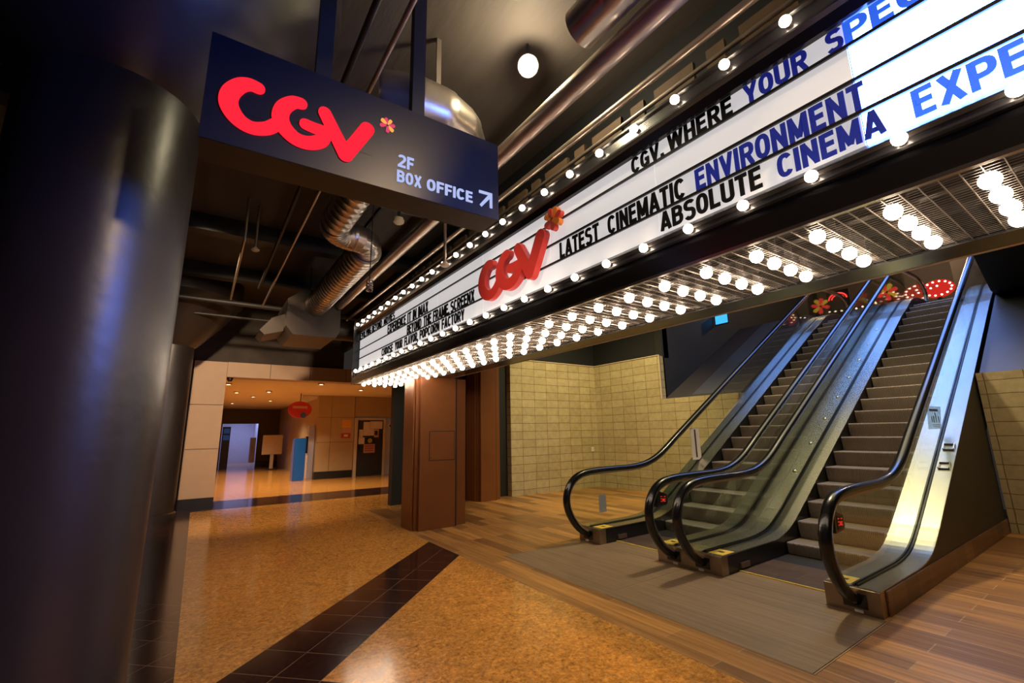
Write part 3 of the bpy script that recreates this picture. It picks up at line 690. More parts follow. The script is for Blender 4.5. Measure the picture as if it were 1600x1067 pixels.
def escalator(name, label, yc):
    t = thing(name, label, 'escalator', (4.6, yc, 0), 'pair of escalators')
    for s in (1, -1): balustrade(t, yc, s)
    MB().box(4.93, 6.03, yc - 0.47, yc + 0.47, 0.0, 0.012).build('comb_plate', M['entry_tile'], t)
    MB().box(4.59, 4.915, yc - 0.465, yc + 0.465, 0.0, 0.004).build('threshold_plate', M['plank_grey'], t)
    MB().box(4.915, 4.93, yc - 0.47, yc + 0.47, 0.0, 0.016).build('comb_edge', M['yellow_line'], t)
    nose = [(5.99 + 0.3464 * k, 0.148 + 0.2 * k) for k in range(19)] + [(12.57, 3.94), (12.92, 4.10), (13.27, 4.215), (13.62, 4.29)]
    for k, (x, z) in enumerate(nose):
        zp = nose[k - 1][1] if k else 0.0
        dz = z - zp
        ris = [(x + 0.030 - 0.030 * math.cos(a), z - 0.030 + 0.030 * math.sin(a)) for a in (PI / 2, PI / 3, PI / 6, 0)]
        ris = [(x + 0.02, z)] + [(x + 0.006, z - 0.004), (x, z - 0.016)] + [(x + 0.035 * (j / 5) ** 1.6, z - 0.016 - (dz - 0.004) * j / 5) for j in range(1, 6)]
        poly = ris + [(x + 0.40, z - 0.05), (x + 0.40, z)]
        MB().prism(poly, 'y', yc - 0.462, yc + 0.462).build('step', M['step'], t)
    MB().box(13.95, 15.2, yc - 0.46, yc + 0.46, 4.30, 4.335).build('landing_cover', M['steel'], t)
    # hidden truss closing the underside
    MB().prism([(4.75, 0.0), (6.2, 0.0), (13.6, 4.0), (13.9, 4.0), (13.9, 4.1), (13.0, 3.9), (12.0, 3.35), (6.2, -0.0 + 0.02)], 'y', yc - 0.46, yc + 0.46).build('truss', M['clad'], t)
    return t


def side_cladding(t, yc, s, name='side_cladding'):
    y0, y1 = sorted((yc + s * 0.82, yc + s * 0.869))
    xs = [4.74] + [p[0] for p in DECK if 4.8 < p[0] < 13.4] + [13.5]
    poly = [(x, deck_z(x) - 0.012) for x in xs] + [(13.5, 4.0), (9.54, 1.4), (9.50, 0.0), (4.74, 0.0)]
    MB().prism(poly, 'y', y0, y1).build(name, M['clad'], t)
    y0, y1 = sorted((yc + s * 0.870, yc + s * 0.884))
    MB().box(4.72, 9.51, y0, y1, 0.0, 0.185).build('base_trim', M['base_tile'], t)


YR, YL = 2.42, 4.16
er = escalator('escalator', 'right hand escalator of the pair, against the black side panel and tan block wall', YR)
side_cladding(er, YR, -1)
# the second one is a copy of the first
el = er.copy(); COL.objects.link(el); el.location = (4.6, YL, 0); WL[el.name] = Vector((4.6, YL, 0))
def copy_parts(src, dst):
    for ch in list(src.children):
        if ch.name.split('.')[0] in ('side_cladding', 'base_trim'): continue
        c = ch.copy(); COL.objects.link(c); c.parent = dst; c.location = ch.location
        WL[c.name] = WL[ch.name] + Vector((0, YL - YR, 0))
        for g in list(ch.children):
            d = g.copy(); COL.objects.link(d); d.parent = c; d.location = g.location
copy_parts(er, el)
el['label'] = 'left hand escalator of the pair, nearer the notched tan block wall'
side_cladding(el, YL, 1)
for x in KNOBS:
    MB().lathe([(0.030, 0), (0.030, 0.012), (0.020, 0.022), (0, 0.024)], (x, YR + 0.80, deck_z(x) - 0.002), (-0.5, 0, 0.866), 14).build('anti_slide_knob', M['steel'], er, True)
# emergency stop units on the right hand balustrade of each
for t, yc in ((er, YR), (el, YL)):
    yb = yc - 0.69
    u = MB().prism([(4.335, 0.65), (4.50, 0.66), (4.53, 0.69), (4.52, 0.78), (4.345, 0.83)], 'y', yb - 0.040, yb + 0.040).build('stop_unit', M['skirt'], t, bevel=0.005)
    MB().prism([(4.38, 0.675), (4.49, 0.685), (4.49, 0.765), (4.38, 0.785)], 'y', yb - 0.043, yb - 0.040).build('stop_plate', M['clad'], u)
    for k, (x, z) in enumerate([(4.405, 0.76), (4.405, 0.735), (4.405, 0.71), (4.465, 0.755), (4.465, 0.73), (4.465, 0.705)]):
        MB().box(x - 0.012, x + 0.012, yb - 0.046, yb - 0.043, z - 0.004, z + 0.004).build('red_light', M['red_led'], u)
    MB().lathe([(0.016, 0), (0.016, 0.008), (0, 0.010)], (4.437, yb - 0.043, 0.72), (0, -1, 0), 14).build('stop_button', M['red_led'], u)
MB().box(4.83, 4.97, YL + 0.678, YL + 0.6835, 0.36, 0.60).build('glass_sticker', M['grey_label'], el)
# notice with pictograms and the small frames on the right balustrade
yg = YR - 0.69 - 0.006
nb_ = MB().prism([(7.50, 1.45), (7.60, 1.74), (8.22, 1.74), (8.05, 1.45)], 'y', yg - 0.003, yg - 0.0005).build('safety_notice', M['clear_label'], er)
MB().box(7.68, 8.05, yg - 0.005, yg - 0.003, 1.675, 1.705).build('notice_header', M['skirt'], nb_)
for x, h in ((7.72, 0.05), (7.80, 0.06), (7.90, 0.10), (8.02, 0.05)):
    MB().box(x - 0.014, x + 0.014, yg - 0.005, yg - 0.003, 1.535, 1.535 + h).lathe([(0.016, 0), (0.016, 0.002), (0, 0.002)], (x, yg - 0.003, 1.545 + h), (0, -1, 0), 10).build('pictogram', M['skirt'], nb_)
MB().box(7.72, 8.02, yg - 0.005, yg - 0.003, 1.500, 1.507).box(7.72, 8.0, yg - 0.005, yg - 0.003, 1.478, 1.485).build('notice_line', M['grey_label'], nb_)
for x in (7.42, 7.78):
    z = deck_z(x); f = MB()
    for dx in (-0.055, 0.055): f.box(x + dx - 0.006, x + dx + 0.006, YR - 0.845, YR - 0.74, z + 0.5774 * dx - 0.01, z + 0.5774 * dx + 0.02)
    for yv in (-0.845, -0.745): f.prism([(x - 0.055, z - 0.032 + 0.02), (x - 0.055, z - 0.032 + 0.03), (x + 0.055, z + 0.032 + 0.03), (x + 0.055, z + 0.032 + 0.02)], 'y', YR + yv, YR + yv + 0.01)
    f.build('deck_frame', M['chrome'], er)
nl = MB().box(7.16, 7.42, YL + 0.677, YL + 0.683, 0.98, 1.52).build('safety_notice', M['paper'], el)
MB().box(7.27, 7.31, YL + 0.674, YL + 0.677, 1.02, 1.50).build('notice_stripe', M['copper_dark'], nl)

# ------------------------------------------------------------------ cinema marquee
YA, YB = -1.80, 8.70
mq = thing('cinema_marquee', 'long lit cinema marquee with black changeable letters, bulb rows and a red three letter logo', 'marquee', (2.9, 3.4, 2.44))
XF = 2.42
MB().box(XF + 0.02, 2.94, YA, YB, 2.76, 3.64).box(2.94, 3.54, YA, YB, 2.76, 2.80).build('cabinet', M['fascia'], mq)
# face panels between the seams
seam = [-1.72, -0.57, 0.573, 1.716, 2.859, 4.02, 5.18, 6.345, 7.51, 8.655]
for a, b in zip(seam, seam[1:]):
    led = b < 0.6
    MB().box(XF, XF + 0.019, a + 0.003, b - 0.003, 2.75, 3.46).build('face_panel', M['led_panel' if led else 'panel'], mq)
MB().box(XF + 0.012, XF + 0.0195, YA, 8.67, 2.75, 3.462).build('panel_backing', M['fascia'], mq)
for z in (3.312, 3.120, 2.945):
    MB().box(XF - 0.014, XF - 0.001, YA, 8.66, z - 0.009, z + 0.009).build('letter_rail', M['fascia'], mq)
# bulb trays above and below and the deep lower fascia
MB().prism([(XF - 0.002, 2.775), (2.375, 2.735), (2.36, 2.665), (2.335, 2.655), (2.335, 2.640), (2.345, 2.632), (2.345, 2.60), (2.310, 2.585), (2.310, 2.47), (2.36, 2.47), (2.45, 2.60), (XF + 0.05, 2.775)], 'y', YA, YB).build('lower_fascia', M['fascia'], mq)
MB().prism([(XF - 0.002, 3.448), (XF - 0.03, 3.452), (2.36, 3.50), (2.335, 3.515), (2.335, 3.53), (2.365, 3.545), (2.375, 3.64), (2.36, 3.65), (2.36, 3.665), (2.95, 3.665), (2.95, 3.55), (XF + 0.05, 3.448)], 'y', YA, YB).build('upper_fascia', M['fascia'], mq)
MB().box(2.30, 2.325, YA, YB + 0.005, 2.452, 2.470).build('fascia_lip', M['lip'], mq)
MB().box(2.305, 3.55, YB, YB + 0.02, 2.46, 3.66).build('end_plate', M['fascia'], mq)
# soffit: back band, end bands, recess, grille
MB().prism([(3.28, 2.452), (3.54, 2.452), (3.54, 2.76), (3.50, 2.76), (3.50, 2.50), (3.28, 2.50)], 'y', YA, YB).box(2.33, 3.28, 8.56, YB, 2.452, 2.76).build('soffit_band', M['fascia'], mq)
MB().tube([(3.555, YA, 2.462), (3.555, YB, 2.462)], 0.016, 10).build('soffit_edge_pipe', M['pipe'], mq, True)
MB().box(2.36, 3.50, YA, 8.56, 2.70, 2.72).build('soffit_plate', M['trunk'], mq)
tb = MB()
for x in (2.50, 2.71, 2.91, 3.12): tb.box(x - 0.025, x + 0.025, YA, 8.55, 2.62, 2.66)
tb.build('bulb_trunking', M['trunk'], mq)
SP, Y0 = 0.3085, 0.238
gb = MB()
n = 0; y = Y0 - SP * 6 - SP * 0.4
while y < 8.56:
    gb.box(2.326, 3.28, y - 0.0018, y + 0.0018, 2.462, 2.468); y += SP / 5
x = 2.335
while x < 3.28:
    gb.box(x - 0.0012, x + 0.0012, YA, 8.56, 2.468, 2.471); x += 0.030
gb.build('soffit_grille', M['grille'], mq)


def bulb_bm(mb, c, axis, r, n=14):
    prof = [(0.42 * r, -1.35 * r), (0.5 * r, -1.0 * r)] + [(r * math.sin(a), -r * math.cos(a)) for a in [math.radians(d) for d in (38, 60, 80, 100, 120, 140, 160)]] + [(0, r)]
    return mb.lathe(prof, c, axis, n)


proto = None
soft = [(x, Y0 + SP * k) for k in range(0, 28) for x in (2.503, 2.708, 2.912, 3.120)]
for i, (x, y) in enumerate(soft[:100]):
    if proto is None:
        proto = bulb_bm(MB(), (x, y, 2.452), (0, 0, -1), 0.036).build('soffit_bulb', M['bulb'], mq, True, origin=(x, y, 2.452))
        psock = MB().lathe([(0.021, 0.03), (0.021, 0.17)], (x, y, 2.452), (0, 0, 1), 10).build('bulb_socket', M['socket'], proto, False, origin=(x, y, 2.452))
    else:
        c = copy_child(proto, mq, (x, y, 2.452)); s_ = psock.copy(); COL.objects.link(s_); s_.parent = c
sb = MB()
for x, y in soft[100:]: bulb_bm(sb, (x, y, 2.452), (0, 0, -1), 0.036, 10)
o = sb.build('soffit_bulbs_far', M['bulb'], mq, True); o['kind'] = 'stuff'
proto = None
BS = 0.337
for zc, nm in ((2.692, 'lower'), (3.592, 'upper')):
    for k in range(0, 26):
        p = (2.325, 0.104 + BS * k, zc)
        if proto is None:
            proto = bulb_bm(MB(), p, (-1, 0, 0), 0.029).build('fascia_bulb', M['bulb'], mq, True, origin=p)
            psock = MB().lathe([(0.017, 0.024), (0.017, 0.05)], p, (1, 0, 0), 10).build('bulb_socket', M['socket'], proto, False, origin=p)
        else:
            c = copy_child(proto, mq, p); s_ = psock.copy(); COL.objects.link(s_); s_.parent = c
# plywood backing boards showing above the top edge
y = 0.80
k = 0
while y < 8.4:
    w = (0.33, 0.13)[k % 2]
    MB().box(2.60, 2.63, y, y + w, 3.67, 4.03).build('backing_board', M['board'], mq)
    y += w + 0.10; k += 1
# changeable letters, one word per piece: (row, word, y start, y end)
WORDS = [(1, 'CGV,', 1.902, 1.625), (1, 'WHERE', 1.589, 1.142), (1, 'YOUR', 1.069, 0.738), (1, 'S', 0.65, 0.581), (1, 'PECIAL', 0.573, 0.02),
         (3, 'LATEST', 2.723, 2.259), (3, 'CINEMATIC', 2.164, 1.5), (3, 'ENVIRONMENT', 1.422, 0.541),
         (4, 'ABSOLUTE', 1.703, 1.036), (4, 'CINEMA', 0.952, 0.492), (4, 'EXPERIENCE', 0.391, -0.42),
         (1, 'EVOLVING', 8.617, 7.961), (1, 'BEYOND', 7.909, 7.364), (1, 'MOVIES', 7.272, 6.752),
         (2, 'EXPERIENCE', 7.061, 6.27), (2, 'IT', 6.196, 6.06), (2, 'IN', 5.992, 5.862), (2, 'IMAX', 5.796, 5.459),
         (3, 'BEYOND', 6.203, 5.678), (3, 'THE', 5.601, 5.352), (3, 'FRAME,', 5.288, 4.814), (3, 'SCREENX', 4.781, 4.196),
         (4, 'CHOOSE', 7.312, 6.794), (4, 'YOUR', 6.692, 6.38), (4, 'FLAVOR,', 6.292, 5.78), (4, 'POPCORN', 5.722, 5.097), (4, 'FACTORY', 5.023, 4.433)]
RB = {1: (3.324, 0.118), 2: (3.134, 0.150), 3: (2.957, 0.140), 4: (2.795, 0.130)}
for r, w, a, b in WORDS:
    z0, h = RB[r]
    mt = 'letter' if a > 1.5 or r == 1 and a > 1.2 else ('letter_navy_flare' if a > 0.575 else 'letter_blue_flare')  # letters close to the LED panel get the flare-tinted colours
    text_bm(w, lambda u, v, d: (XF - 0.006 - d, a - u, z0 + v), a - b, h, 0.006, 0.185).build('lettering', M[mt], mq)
# red logo standing off the face
LS, LH = 1.50, 1.40
KX = 2.335 / 2.25
def mqp(x, z): return ((3.775 - (x + 0.037) * LS) * KX, 1.5 + (1.312 + (z - 2.958) * LH) * KX)
lg = MB().box(2.395, 2.405, 3.1, 3.6, 2.92, 2.99).build('logo_mount', M['fascia'], mq)
for i, (nm, grp) in enumerate((('C', LC), ('G', LG), ('V', LV))):
    b = MB()
    for j, st in enumerate(grp):
        poly = [mqp(px, pz) for px, pz in stroke([(a, b_, c * 1.16) for a, b_, c in st], len(st) > 3)]
        b.prism(poly, 'x', 2.338 - 0.0012 * (i + 2 * j), 2.395 + 0.0005 * j)
    b.build('logo_letter', M['logo_red'], lg)
fc = (2.63 * KX, 1.5 + 1.743 * KX)
for k, (a, c) in enumerate(PET):
    aa = math.radians(a); p0 = (fc[0] - 0.035 * math.sin(aa), fc[1] + 0.030 * math.cos(aa)); p1 = (fc[0] - 0.088 * math.sin(aa), fc[1] + 0.078 * math.cos(aa))
    b = MB(); b.prism(stroke([(p0[0], p0[1], 0.020), (p1[0], p1[1], 0.029)], False), 'x', 2.335 + 0.004 * (k % 3), 2.385)
    b.build('logo_petal', M['petal_orange' if c == 'o' else 'petal_red'], lg)
MB().lathe([(0.03, 0), (0.03, 0.034)], (2.385, fc[0], fc[1]), (1, 0, 0), 12).build('petal_mount', M['petal_red'], lg)

# ------------------------------------------------------------------ hanging sign
sg = thing('hanging_sign', 'big dark blue hanging sign with glowing red logo and box office arrow', 'sign', (0.68, 2.41, 2.86))
MB().prism([(-0.135, 2.862), (1.508, 2.888), (1.508, 3.448), (-0.135, 3.432)], 'y', 2.3, 2.305).build('sign_face', M['sign_box'], sg)
MB().prism([(-0.133, 2.861), (1.506, 2.887), (1.506, 3.446), (-0.133, 3.430)], 'y', 2.3052, 2.52).build('sign_cabinet', M['sign_side'], sg)
for x in (0.39, 0.965): MB().box(x - 0.042, x + 0.042, 2.40, 2.46, 3.43, 4.7).build('hanger_post', M['dark_beam'], sg)
sl = MB().box(-0.07, 0.66, 2.2985, 2.2995, 3.05, 3.09)
sl = sl.build('logo_mount', M['sign_box'], sg)
for i, grp in enumerate((LC, LG, LV)):
    b = MB()
    for j, st in enumerate(grp):
        b.prism(stroke([(a, b_, c * 1.08) for a, b_, c in st], len(st) > 3), 'y', 2.290 - 0.0008 * (i + 2 * j), 2.2985)
    b.build('logo_letter', M['sign_red'], sl)
for k, (a, c) in enumerate(PET):
    aa = math.radians(a); cx, cz = 0.735, 3.277; f0, f1 = 0.014, 0.036
    MB().prism(stroke([(cx + f0 * math.sin(aa), cz + f0 * math.cos(aa), 0.006), (cx + f1 * math.sin(aa), cz + f1 * math.cos(aa), 0.0105)], False), 'y', 2.292 - 0.0004 * k, 2.2985).build('logo_petal', M['sign_orange' if c == 'o' else 'sign_pink'], sl)
for w, x0, x1, zb, h in (('2F', 0.806, 0.903, 3.037, 0.080), ('BOX', 0.803, 0.955, 2.940, 0.074), ('OFFICE', 0.99, 1.307, 2.946, 0.074)):
    text_bm(w, lambda u, v, d: (x0 + u, 2.2985 - d, zb + v + 0.016 * u), x1 - x0, h, 0.006, 0.165).build('lettering', M['sign_text'], sg)
ab = MB().prism([(1.360, 2.958), (1.374, 2.945), (1.437, 3.02), (1.437, 2.955), (1.455, 2.955), (1.455, 3.062), (1.355, 3.058), (1.355, 3.040), (1.425, 3.043)], 'y', 2.292, 2.2985)
ab.build('arrow', M['sign_text'], sg)

# ------------------------------------------------------------------ ceiling services
def spiral(path, r, pitch):
    P = [Vector(p) for p in path]; out = []; rs = []
    for a, b in zip(P, P[1:]):
        L = (b - a).length; n = max(1, round(L / pitch))
        for k in range(n):
            for f, rr in ((0.0, r), (0.06, r * 1.022), (0.12, r)):
                out.append(a.lerp(b, (k + f) / n)); rs.append(rr)
    out.append(P[-1]); rs.append(r)
    return out, rs


def duct(name, label, path, r, mat, pitch=0.13):
    p, rs = spiral(path, r, pitch)
    o = MB().tube(p, rs, 32).build(name, M[mat], None, True); return tag(o, label, 'duct')


duct('spiral_duct', 'silver spiral duct running away under the hanging sign, with ribbed seams', [(1.07, 3.75, 3.9), (1.07, 5.02, 3.9)], 0.165, 'duct')
el_path = [(1.07, 5.055, 3.9)] + [(1.07 + 0.24 - 0.24 * math.cos(math.radians(a)), 5.055 + 0.24 * math.sin(math.radians(a)), 3.9 - 0.02 * a / 90) for a in (15, 30, 45, 60, 75, 90)] \
    + [(1.335 + 0.24 * math.sin(math.radians(a)), 5.295 + 0.24 - 0.24 * math.cos(math.radians(a)), 3.88) for a in (0, 15, 30, 45, 60, 75, 90)]
duct('duct_elbow', 'curved silver duct elbow joining the two spiral duct runs', el_path, 0.165, 'duct', 0.09)
duct('spiral_duct', 'darker far spiral duct run beyond the curved elbow', [(1.575, 5.56, 3.88), (1.575, 8.6, 3.88)], 0.20, 'duct', 0.12)
t = thing('duct_box', 'dark angular duct box at the far end of the spiral duct', 'duct', (1.5, 9.4, 3.5))
MB().prism([(1.10, 3.45), (1.22, 3.30), (1.95, 3.30), (2.02, 3.42), (2.02, 4.0), (1.80, 4.15), (1.35, 4.15), (1.10, 3.95)], 'y', 8.62, 9.9).build('box_body', M['duct_dark'], t)
MB().tube([(1.5, 8.9, 4.1), (1.5, 8.9, 4.7)], 0.012, 8).tube([(1.5, 9.75, 4.1), (1.5, 9.75, 4.7)], 0.012, 8).build('hanger_rod', M['dark_beam'], t)
MB().prism([(1.10, 3.40), (0.80, 3.30), (0.72, 3.38), (0.90, 3.62), (1.10, 3.72)], 'y', 8.9, 9.7).build('side_boot', M['duct_dark'], t)
duct('cross_duct', 'dark horizontal duct running from the duct box behind the marquee end', [(2.03, 9.35, 3.62), (2.94, 9.35, 3.62)], 0.20, 'duct_dark', 0.3)
be = duct('duct_elbow', 'large silver segmented duct elbow above the hanging sign near the bright lamp', [(0.90, 2.98, 3.98), (1.12, 2.89, 3.98), (1.32, 2.88, 3.97), (1.50, 2.94, 3.96), (1.63, 3.08, 3.95), (1.67, 3.32, 3.95)], 0.225, 'duct', 0.16)
MB().box(1.30, 1.34, 2.87, 2.885, 4.19, 4.7).build('hanger_strap', M['pipe'], be)
duct('spiral_duct', 'short silver duct at the very top beyond the bright lamp', [(1.78, -0.6, 4.05), (1.78, 1.72, 4.05)], 0.13, 'duct', 0.3)


def pipe(label, path, r, mat='pipe', clamps=0, name='pipe'):
    o = MB().tube(path, r, 12).build(name, M[mat], None, True); return tag(o, label, 'pipe')


pipe('long conduit nearest the marquee, running high above its top bulb row', [(2.34, -3, 3.88), (2.34, 9.4, 3.88)], 0.028)
pipe('thinner conduit just above the marquee, parallel to the thicker one', [(2.52, -3, 3.86), (2.52, 9.8, 3.86)], 0.017)
pipe('thick silver main pipe running beside the spiral duct', [(1.98, -3, 3.92), (1.98, 8.55, 3.92)], 0.075)
pipe('thin pale pipe crossing above the hanging sign, left of the spiral duct', [(0.76, -3, 3.9), (0.76, 9.3, 3.9)], 0.017)
pipe('thin dark pipe beside the pale one, left of the spiral duct', [(0.62, -3, 4.02), (0.62, 8.5, 4.02)], 0.022, 'dark_beam')
pipe('dark flat beam-like pipe across the far ceiling', [(-3, 10.05, 4.1), (2.9, 10.05, 4.1)], 0.05, 'dark_beam')
pipe('small pipe across the ceiling above the portal', [(-1.5, 10.4, 3.9), (2.9, 10.4, 3.9)], 0.03, 'dark_beam')
pipe('thin drop pipe on the dark ceiling left of the spiral duct', [(0.26, 6.6, 4.7), (0.26, 6.62, 4.1), (0.26, 9.6, 4.05)], 0.018, 'pipe')
pipe('narrow black conduit beside the thick silver pipe', [(1.84, 5.6, 4.68), (1.84, 9.8, 4.68)], 0.02, 'dark_beam')


def sprinkler(label, x, y, z0, z1):
    t = thing('sprinkler', label, 'sprinkler', (x, y, z0))
    MB().tube([(x, y, z0 + 0.03), (x, y, z1)], 0.016, 10).build('drop_pipe', M['pipe'], t, True)
    MB().lathe([(0.0, 0.0), (0.035, 0.0), (0.055, 0.015), (0.052, 0.028), (0.03, 0.034), (0.026, 0.055), (0.018, 0.06)], (x, y, z0), n=18).build('head', M['cream'], t, True)
sprinkler('cream sprinkler head on a drop pipe hanging in front of the marquee top bulbs', 2.10, 4.32, 3.345, 4.7)
sprinkler('small sprinkler on the dark ceiling left of the spiral duct', 0.40, 6.75, 4.02, 4.7)
t = thing('smoke_detector', 'round cream smoke detector on the ceiling between ducts and thick pipe', 'detector', (1.90, 5.30, 4.22))
MB().lathe([(0.0, 0.0), (0.045, 0.0), (0.07, 0.02), (0.075, 0.05), (0.06, 0.06), (0.06, 0.08)], (1.90, 5.30, 4.22), n=24).build('detector_body', M['cream'], t, True)
MB().tube([(1.90, 5.30, 4.30), (1.90, 5.30, 4.7)], 0.02, 8).build('mount', M['dark_beam'], t)
t = thing('hanging_cable', 'coiled black cable hanging from the ceiling beside the curved duct elbow', 'cable', (1.38, 4.7, 3.04))
MB().tube([(1.383, 4.7, 3.14), (1.384, 4.7, 4.7)], 0.006, 6).build('wire', M['cable'], t)
MB().tube([(1.383 + 0.032 * math.cos(k * 0.55), 4.7 + 0.032 * math.sin(k * 0.55), 3.04 + 0.0016 * k + 0.02 * math.sin(k * 0.31)) for k in range(70)], 0.007, 6).build('coil', M['pipe'], t)

# bright floodlight among the ceiling ducts
LP = Vector((1.915, 2.455, 4.42)); dirn = (Vector((0.1, 0.2, 1.7)) - LP).normalized()
t = thing('floodlight', 'very bright ceiling floodlight shining toward the viewer among the ducts', 'lamp', LP - dirn * 0.0)
MB().lathe([(0.03, -0.16), (0.075, -0.14), (0.085, 0.0), (0.078, 0.0), (0.074, -0.02), (0, -0.02)], LP, dirn, 24).build('lamp_housing', M['dark_beam'], t, True)
MB().lathe([(0.072, -0.012), (0.05, -0.002), (0, 0.002)], LP, dirn, 24).build('lamp_lens', M['spot_face'], t, True)
MB().tube([LP - dirn * 0.1, LP - dirn * 0.1 + Vector((0, 0, 0.25))], 0.012, 8).build('lamp_stem', M['dark_beam'], t)
lamp('floodlight_beam', 'POINT', LP + dirn * 0.16, 45, (1.0, 0.86, 0.55), None, 0.06)

# ------------------------------------------------------------------ hall beyond the portal
DL = [(0.56, 14.49, 'hall ceiling downlight nearest the portal, at the left jamb'), (0.91, 17.08, 'hall ceiling downlight, second one along the left jamb'),
      (1.52, 18.7, 'hall ceiling downlight in the middle of the left cluster'), (1.77, 16.46, 'hall ceiling downlight at the upper right of the left cluster'),
      (2.29, 20.53, 'hall ceiling downlight at the lower right of the left cluster'), (1.09, 22.62, 'farthest hall ceiling downlight, lowest of the left cluster'),
      (2.75, 13.49, 'hall ceiling downlight alone in front of the red oval sign'), (4.24, 14.79, 'hall ceiling downlight nearest the marquee end')]
for x, y, lab in DL:
    t = thing('downlight', lab, 'downlight', (x, y, 2.93), 'downlights in the hall ceiling')
    MB().lathe([(0.085, 0.05), (0.085, 0.0), (0.06, 0.0), (0.058, 0.03)], (x, y, 2.935), n=20).build('trim_ring', M['cream'], t, True)
    MB().lathe([(0.058, 0.012), (0.03, 0.002), (0, 0.0)], (x, y, 2.935), n=16).build('lamp_lens', M['down_face'], t, True)
    lamp('downlight_beam', 'SPOT', (x, y, 2.90), 190, (1.0, 0.76, 0.46), (x, y, 0), 0.05, 120, 0.8)
t = thing('camera_dome', 'small black camera dome under the portal lintel at its left end', 'camera', (0.50, 12.45, 2.80))
MB().lathe([(0.0, 0), (0.04, 0.012), (0.055, 0.04), (0.055, 0.06), (0.065, 0.06), (0.065, 0.1)], (0.50, 12.45, 2.80), n=20).build('dome', M['kick'], t, True)

# portal top spikes: small nail-like up lights
for k, x in enumerate((0.98, 1.62, 2.2, 2.75)):
    o = MB().lathe([(0.03, 0), (0.03, 0.03), (0.012, 0.05), (0.012, 0.08)], (x, 12.4, 3.25), n=10).build('lintel_stud', M['cream'])
    tag(o, ['leftmost', 'second from the left', 'third from the left', 'rightmost'][k] + ' of four small pale studs on top of the portal lintel', 'stud', 'studs on the portal lintel')

# door covered with notices
def dx(u): return 4.88 + (u - 774) / 293 * 1.09
def dz(v): return 2.13 * (1 - (v - 227) / 618)
t = thing('service_door', 'dark service door with many notices in a cream frame, in the hall wall', 'door', (5.45, 17.6, 0))
MB().box(4.88, 4.99, 17.56, 17.66, 0, 2.16).box(5.99, 6.07, 17.56, 17.66, 0, 2.16).box(4.99, 5.99, 17.56, 17.66, 2.08, 2.16).build('door_frame', M['cream'], t)
MB().box(4.99, 5.99, 17.62, 17.66, 0.005, 2.08).build('door_leaf', M['door'], t)
MB().box(5.03, 5.07, 17.56, 17.62, 0.95, 1.08).build('door_handle', M['chrome'], t)
SH = [('paper', 865, 930, 262, 412, 'white notice sheet, tallest at the top left of the service door', ''), ('paper', 932, 1062, 255, 338, 'wide white notice sheet at the top of the service door', ''),
      ('paper', 930, 975, 340, 412, 'small white notice under the wide sheet on the service door', ''), ('paper', 822, 862, 345, 436, 'narrow white notice at the left edge of the service door', ''),
      ('paper_pink', 978, 1026, 342, 432, 'small notice with a dark picture on the right of the service door', 'pic'), ('paper', 820, 880, 430, 502, 'pinkish notice sheet beside the black notice on the service door', ''),
      ('paper_black', 885, 990, 432, 502, 'black notice with a round yellow face on the service door', 'disc'), ('paper_pink', 875, 990, 505, 598, 'pink notice sheet lowest on the service door', 'lines')]
for m_, u0, u1, v0, v1, lab, ex in SH:
    x0, x1, z0, z1 = dx(u0), dx(u1), dz(v1), dz(v0)
    o = MB().box(x0, x1, 17.612, 17.6195, z0, z1).build('notice_sheet', M[m_]); tag(o, lab, 'notice')
    if ex == 'disc':
        MB().lathe([(0.085, 0), (0.085, 0.003), (0.06, 0.003), (0.06, 0)], ((x0 + x1) / 2, 17.612, (z0 + z1) / 2), (0, -1, 0), 20).box(x0 + 0.15, x1 - 0.13, 17.607, 17.611, (z0 + z1) / 2 - 0.01, (z0 + z1) / 2 + 0.01).build('yellow_face', M['paper_yellow'], o)
    if ex == 'pic': MB().box(x0 + 0.02, x1 - 0.05, 17.608, 17.6115, z0 + 0.08, z1 - 0.06).build('picture', M['paper_black'], o)
    if ex == 'lines':
        b = MB()
        for k in range(3): b.box(x0 + 0.04, x1 - 0.04, 17.608, 17.6115, z0 + 0.06 + 0.085 * k, z0 + 0.10 + 0.085 * k)
        b.build('print', M['paper_red'], o)
t = thing('glass_side_door', 'pale glazed side door with a round mark, right of the service door', 'door', (6.25, 17.62, 0))
MB().box(6.08, 6.48, 17.62, 17.66, 0.005, 2.15).build('door_leaf', M['lavender'], t)
MB().lathe([(0.09, 0), (0.09, 0.006), (0, 0.006)], (6.27, 17.62, 1.86), (0, -1, 0), 20).build('round_mark', M['white_paint'], t)
MB().lathe([(0.045, 0), (0.045, 0.004), (0, 0.004)], (6.27, 17.613, 1.86), (0, -1, 0), 16).build('mark_centre', M['kick'], t)
tag(MB().box(4.42, 4.74, 17.592, 17.599, 1.80, 2.09).build('wall_poster', M['paper_orange']), 'orange poster on the tan hall wall left of the service door', 'poster')
tag(MB().box(4.45, 4.74, 17.592, 17.599, 1.62, 1.78).build('wall_poster', M['paper_pink']), 'pale pink notice between the orange and red posters on the hall wall', 'poster')
t = tag(MB().box(4.40, 4.74, 17.592, 17.599, 1.42, 1.60).build('wall_poster', M['paper_red']), 'red notice lowest on the tan hall wall beside the service door', 'poster')
MB().box(4.50, 4.64, 17.589, 17.592, 1.47, 1.55).build('print', M['paper'], t)

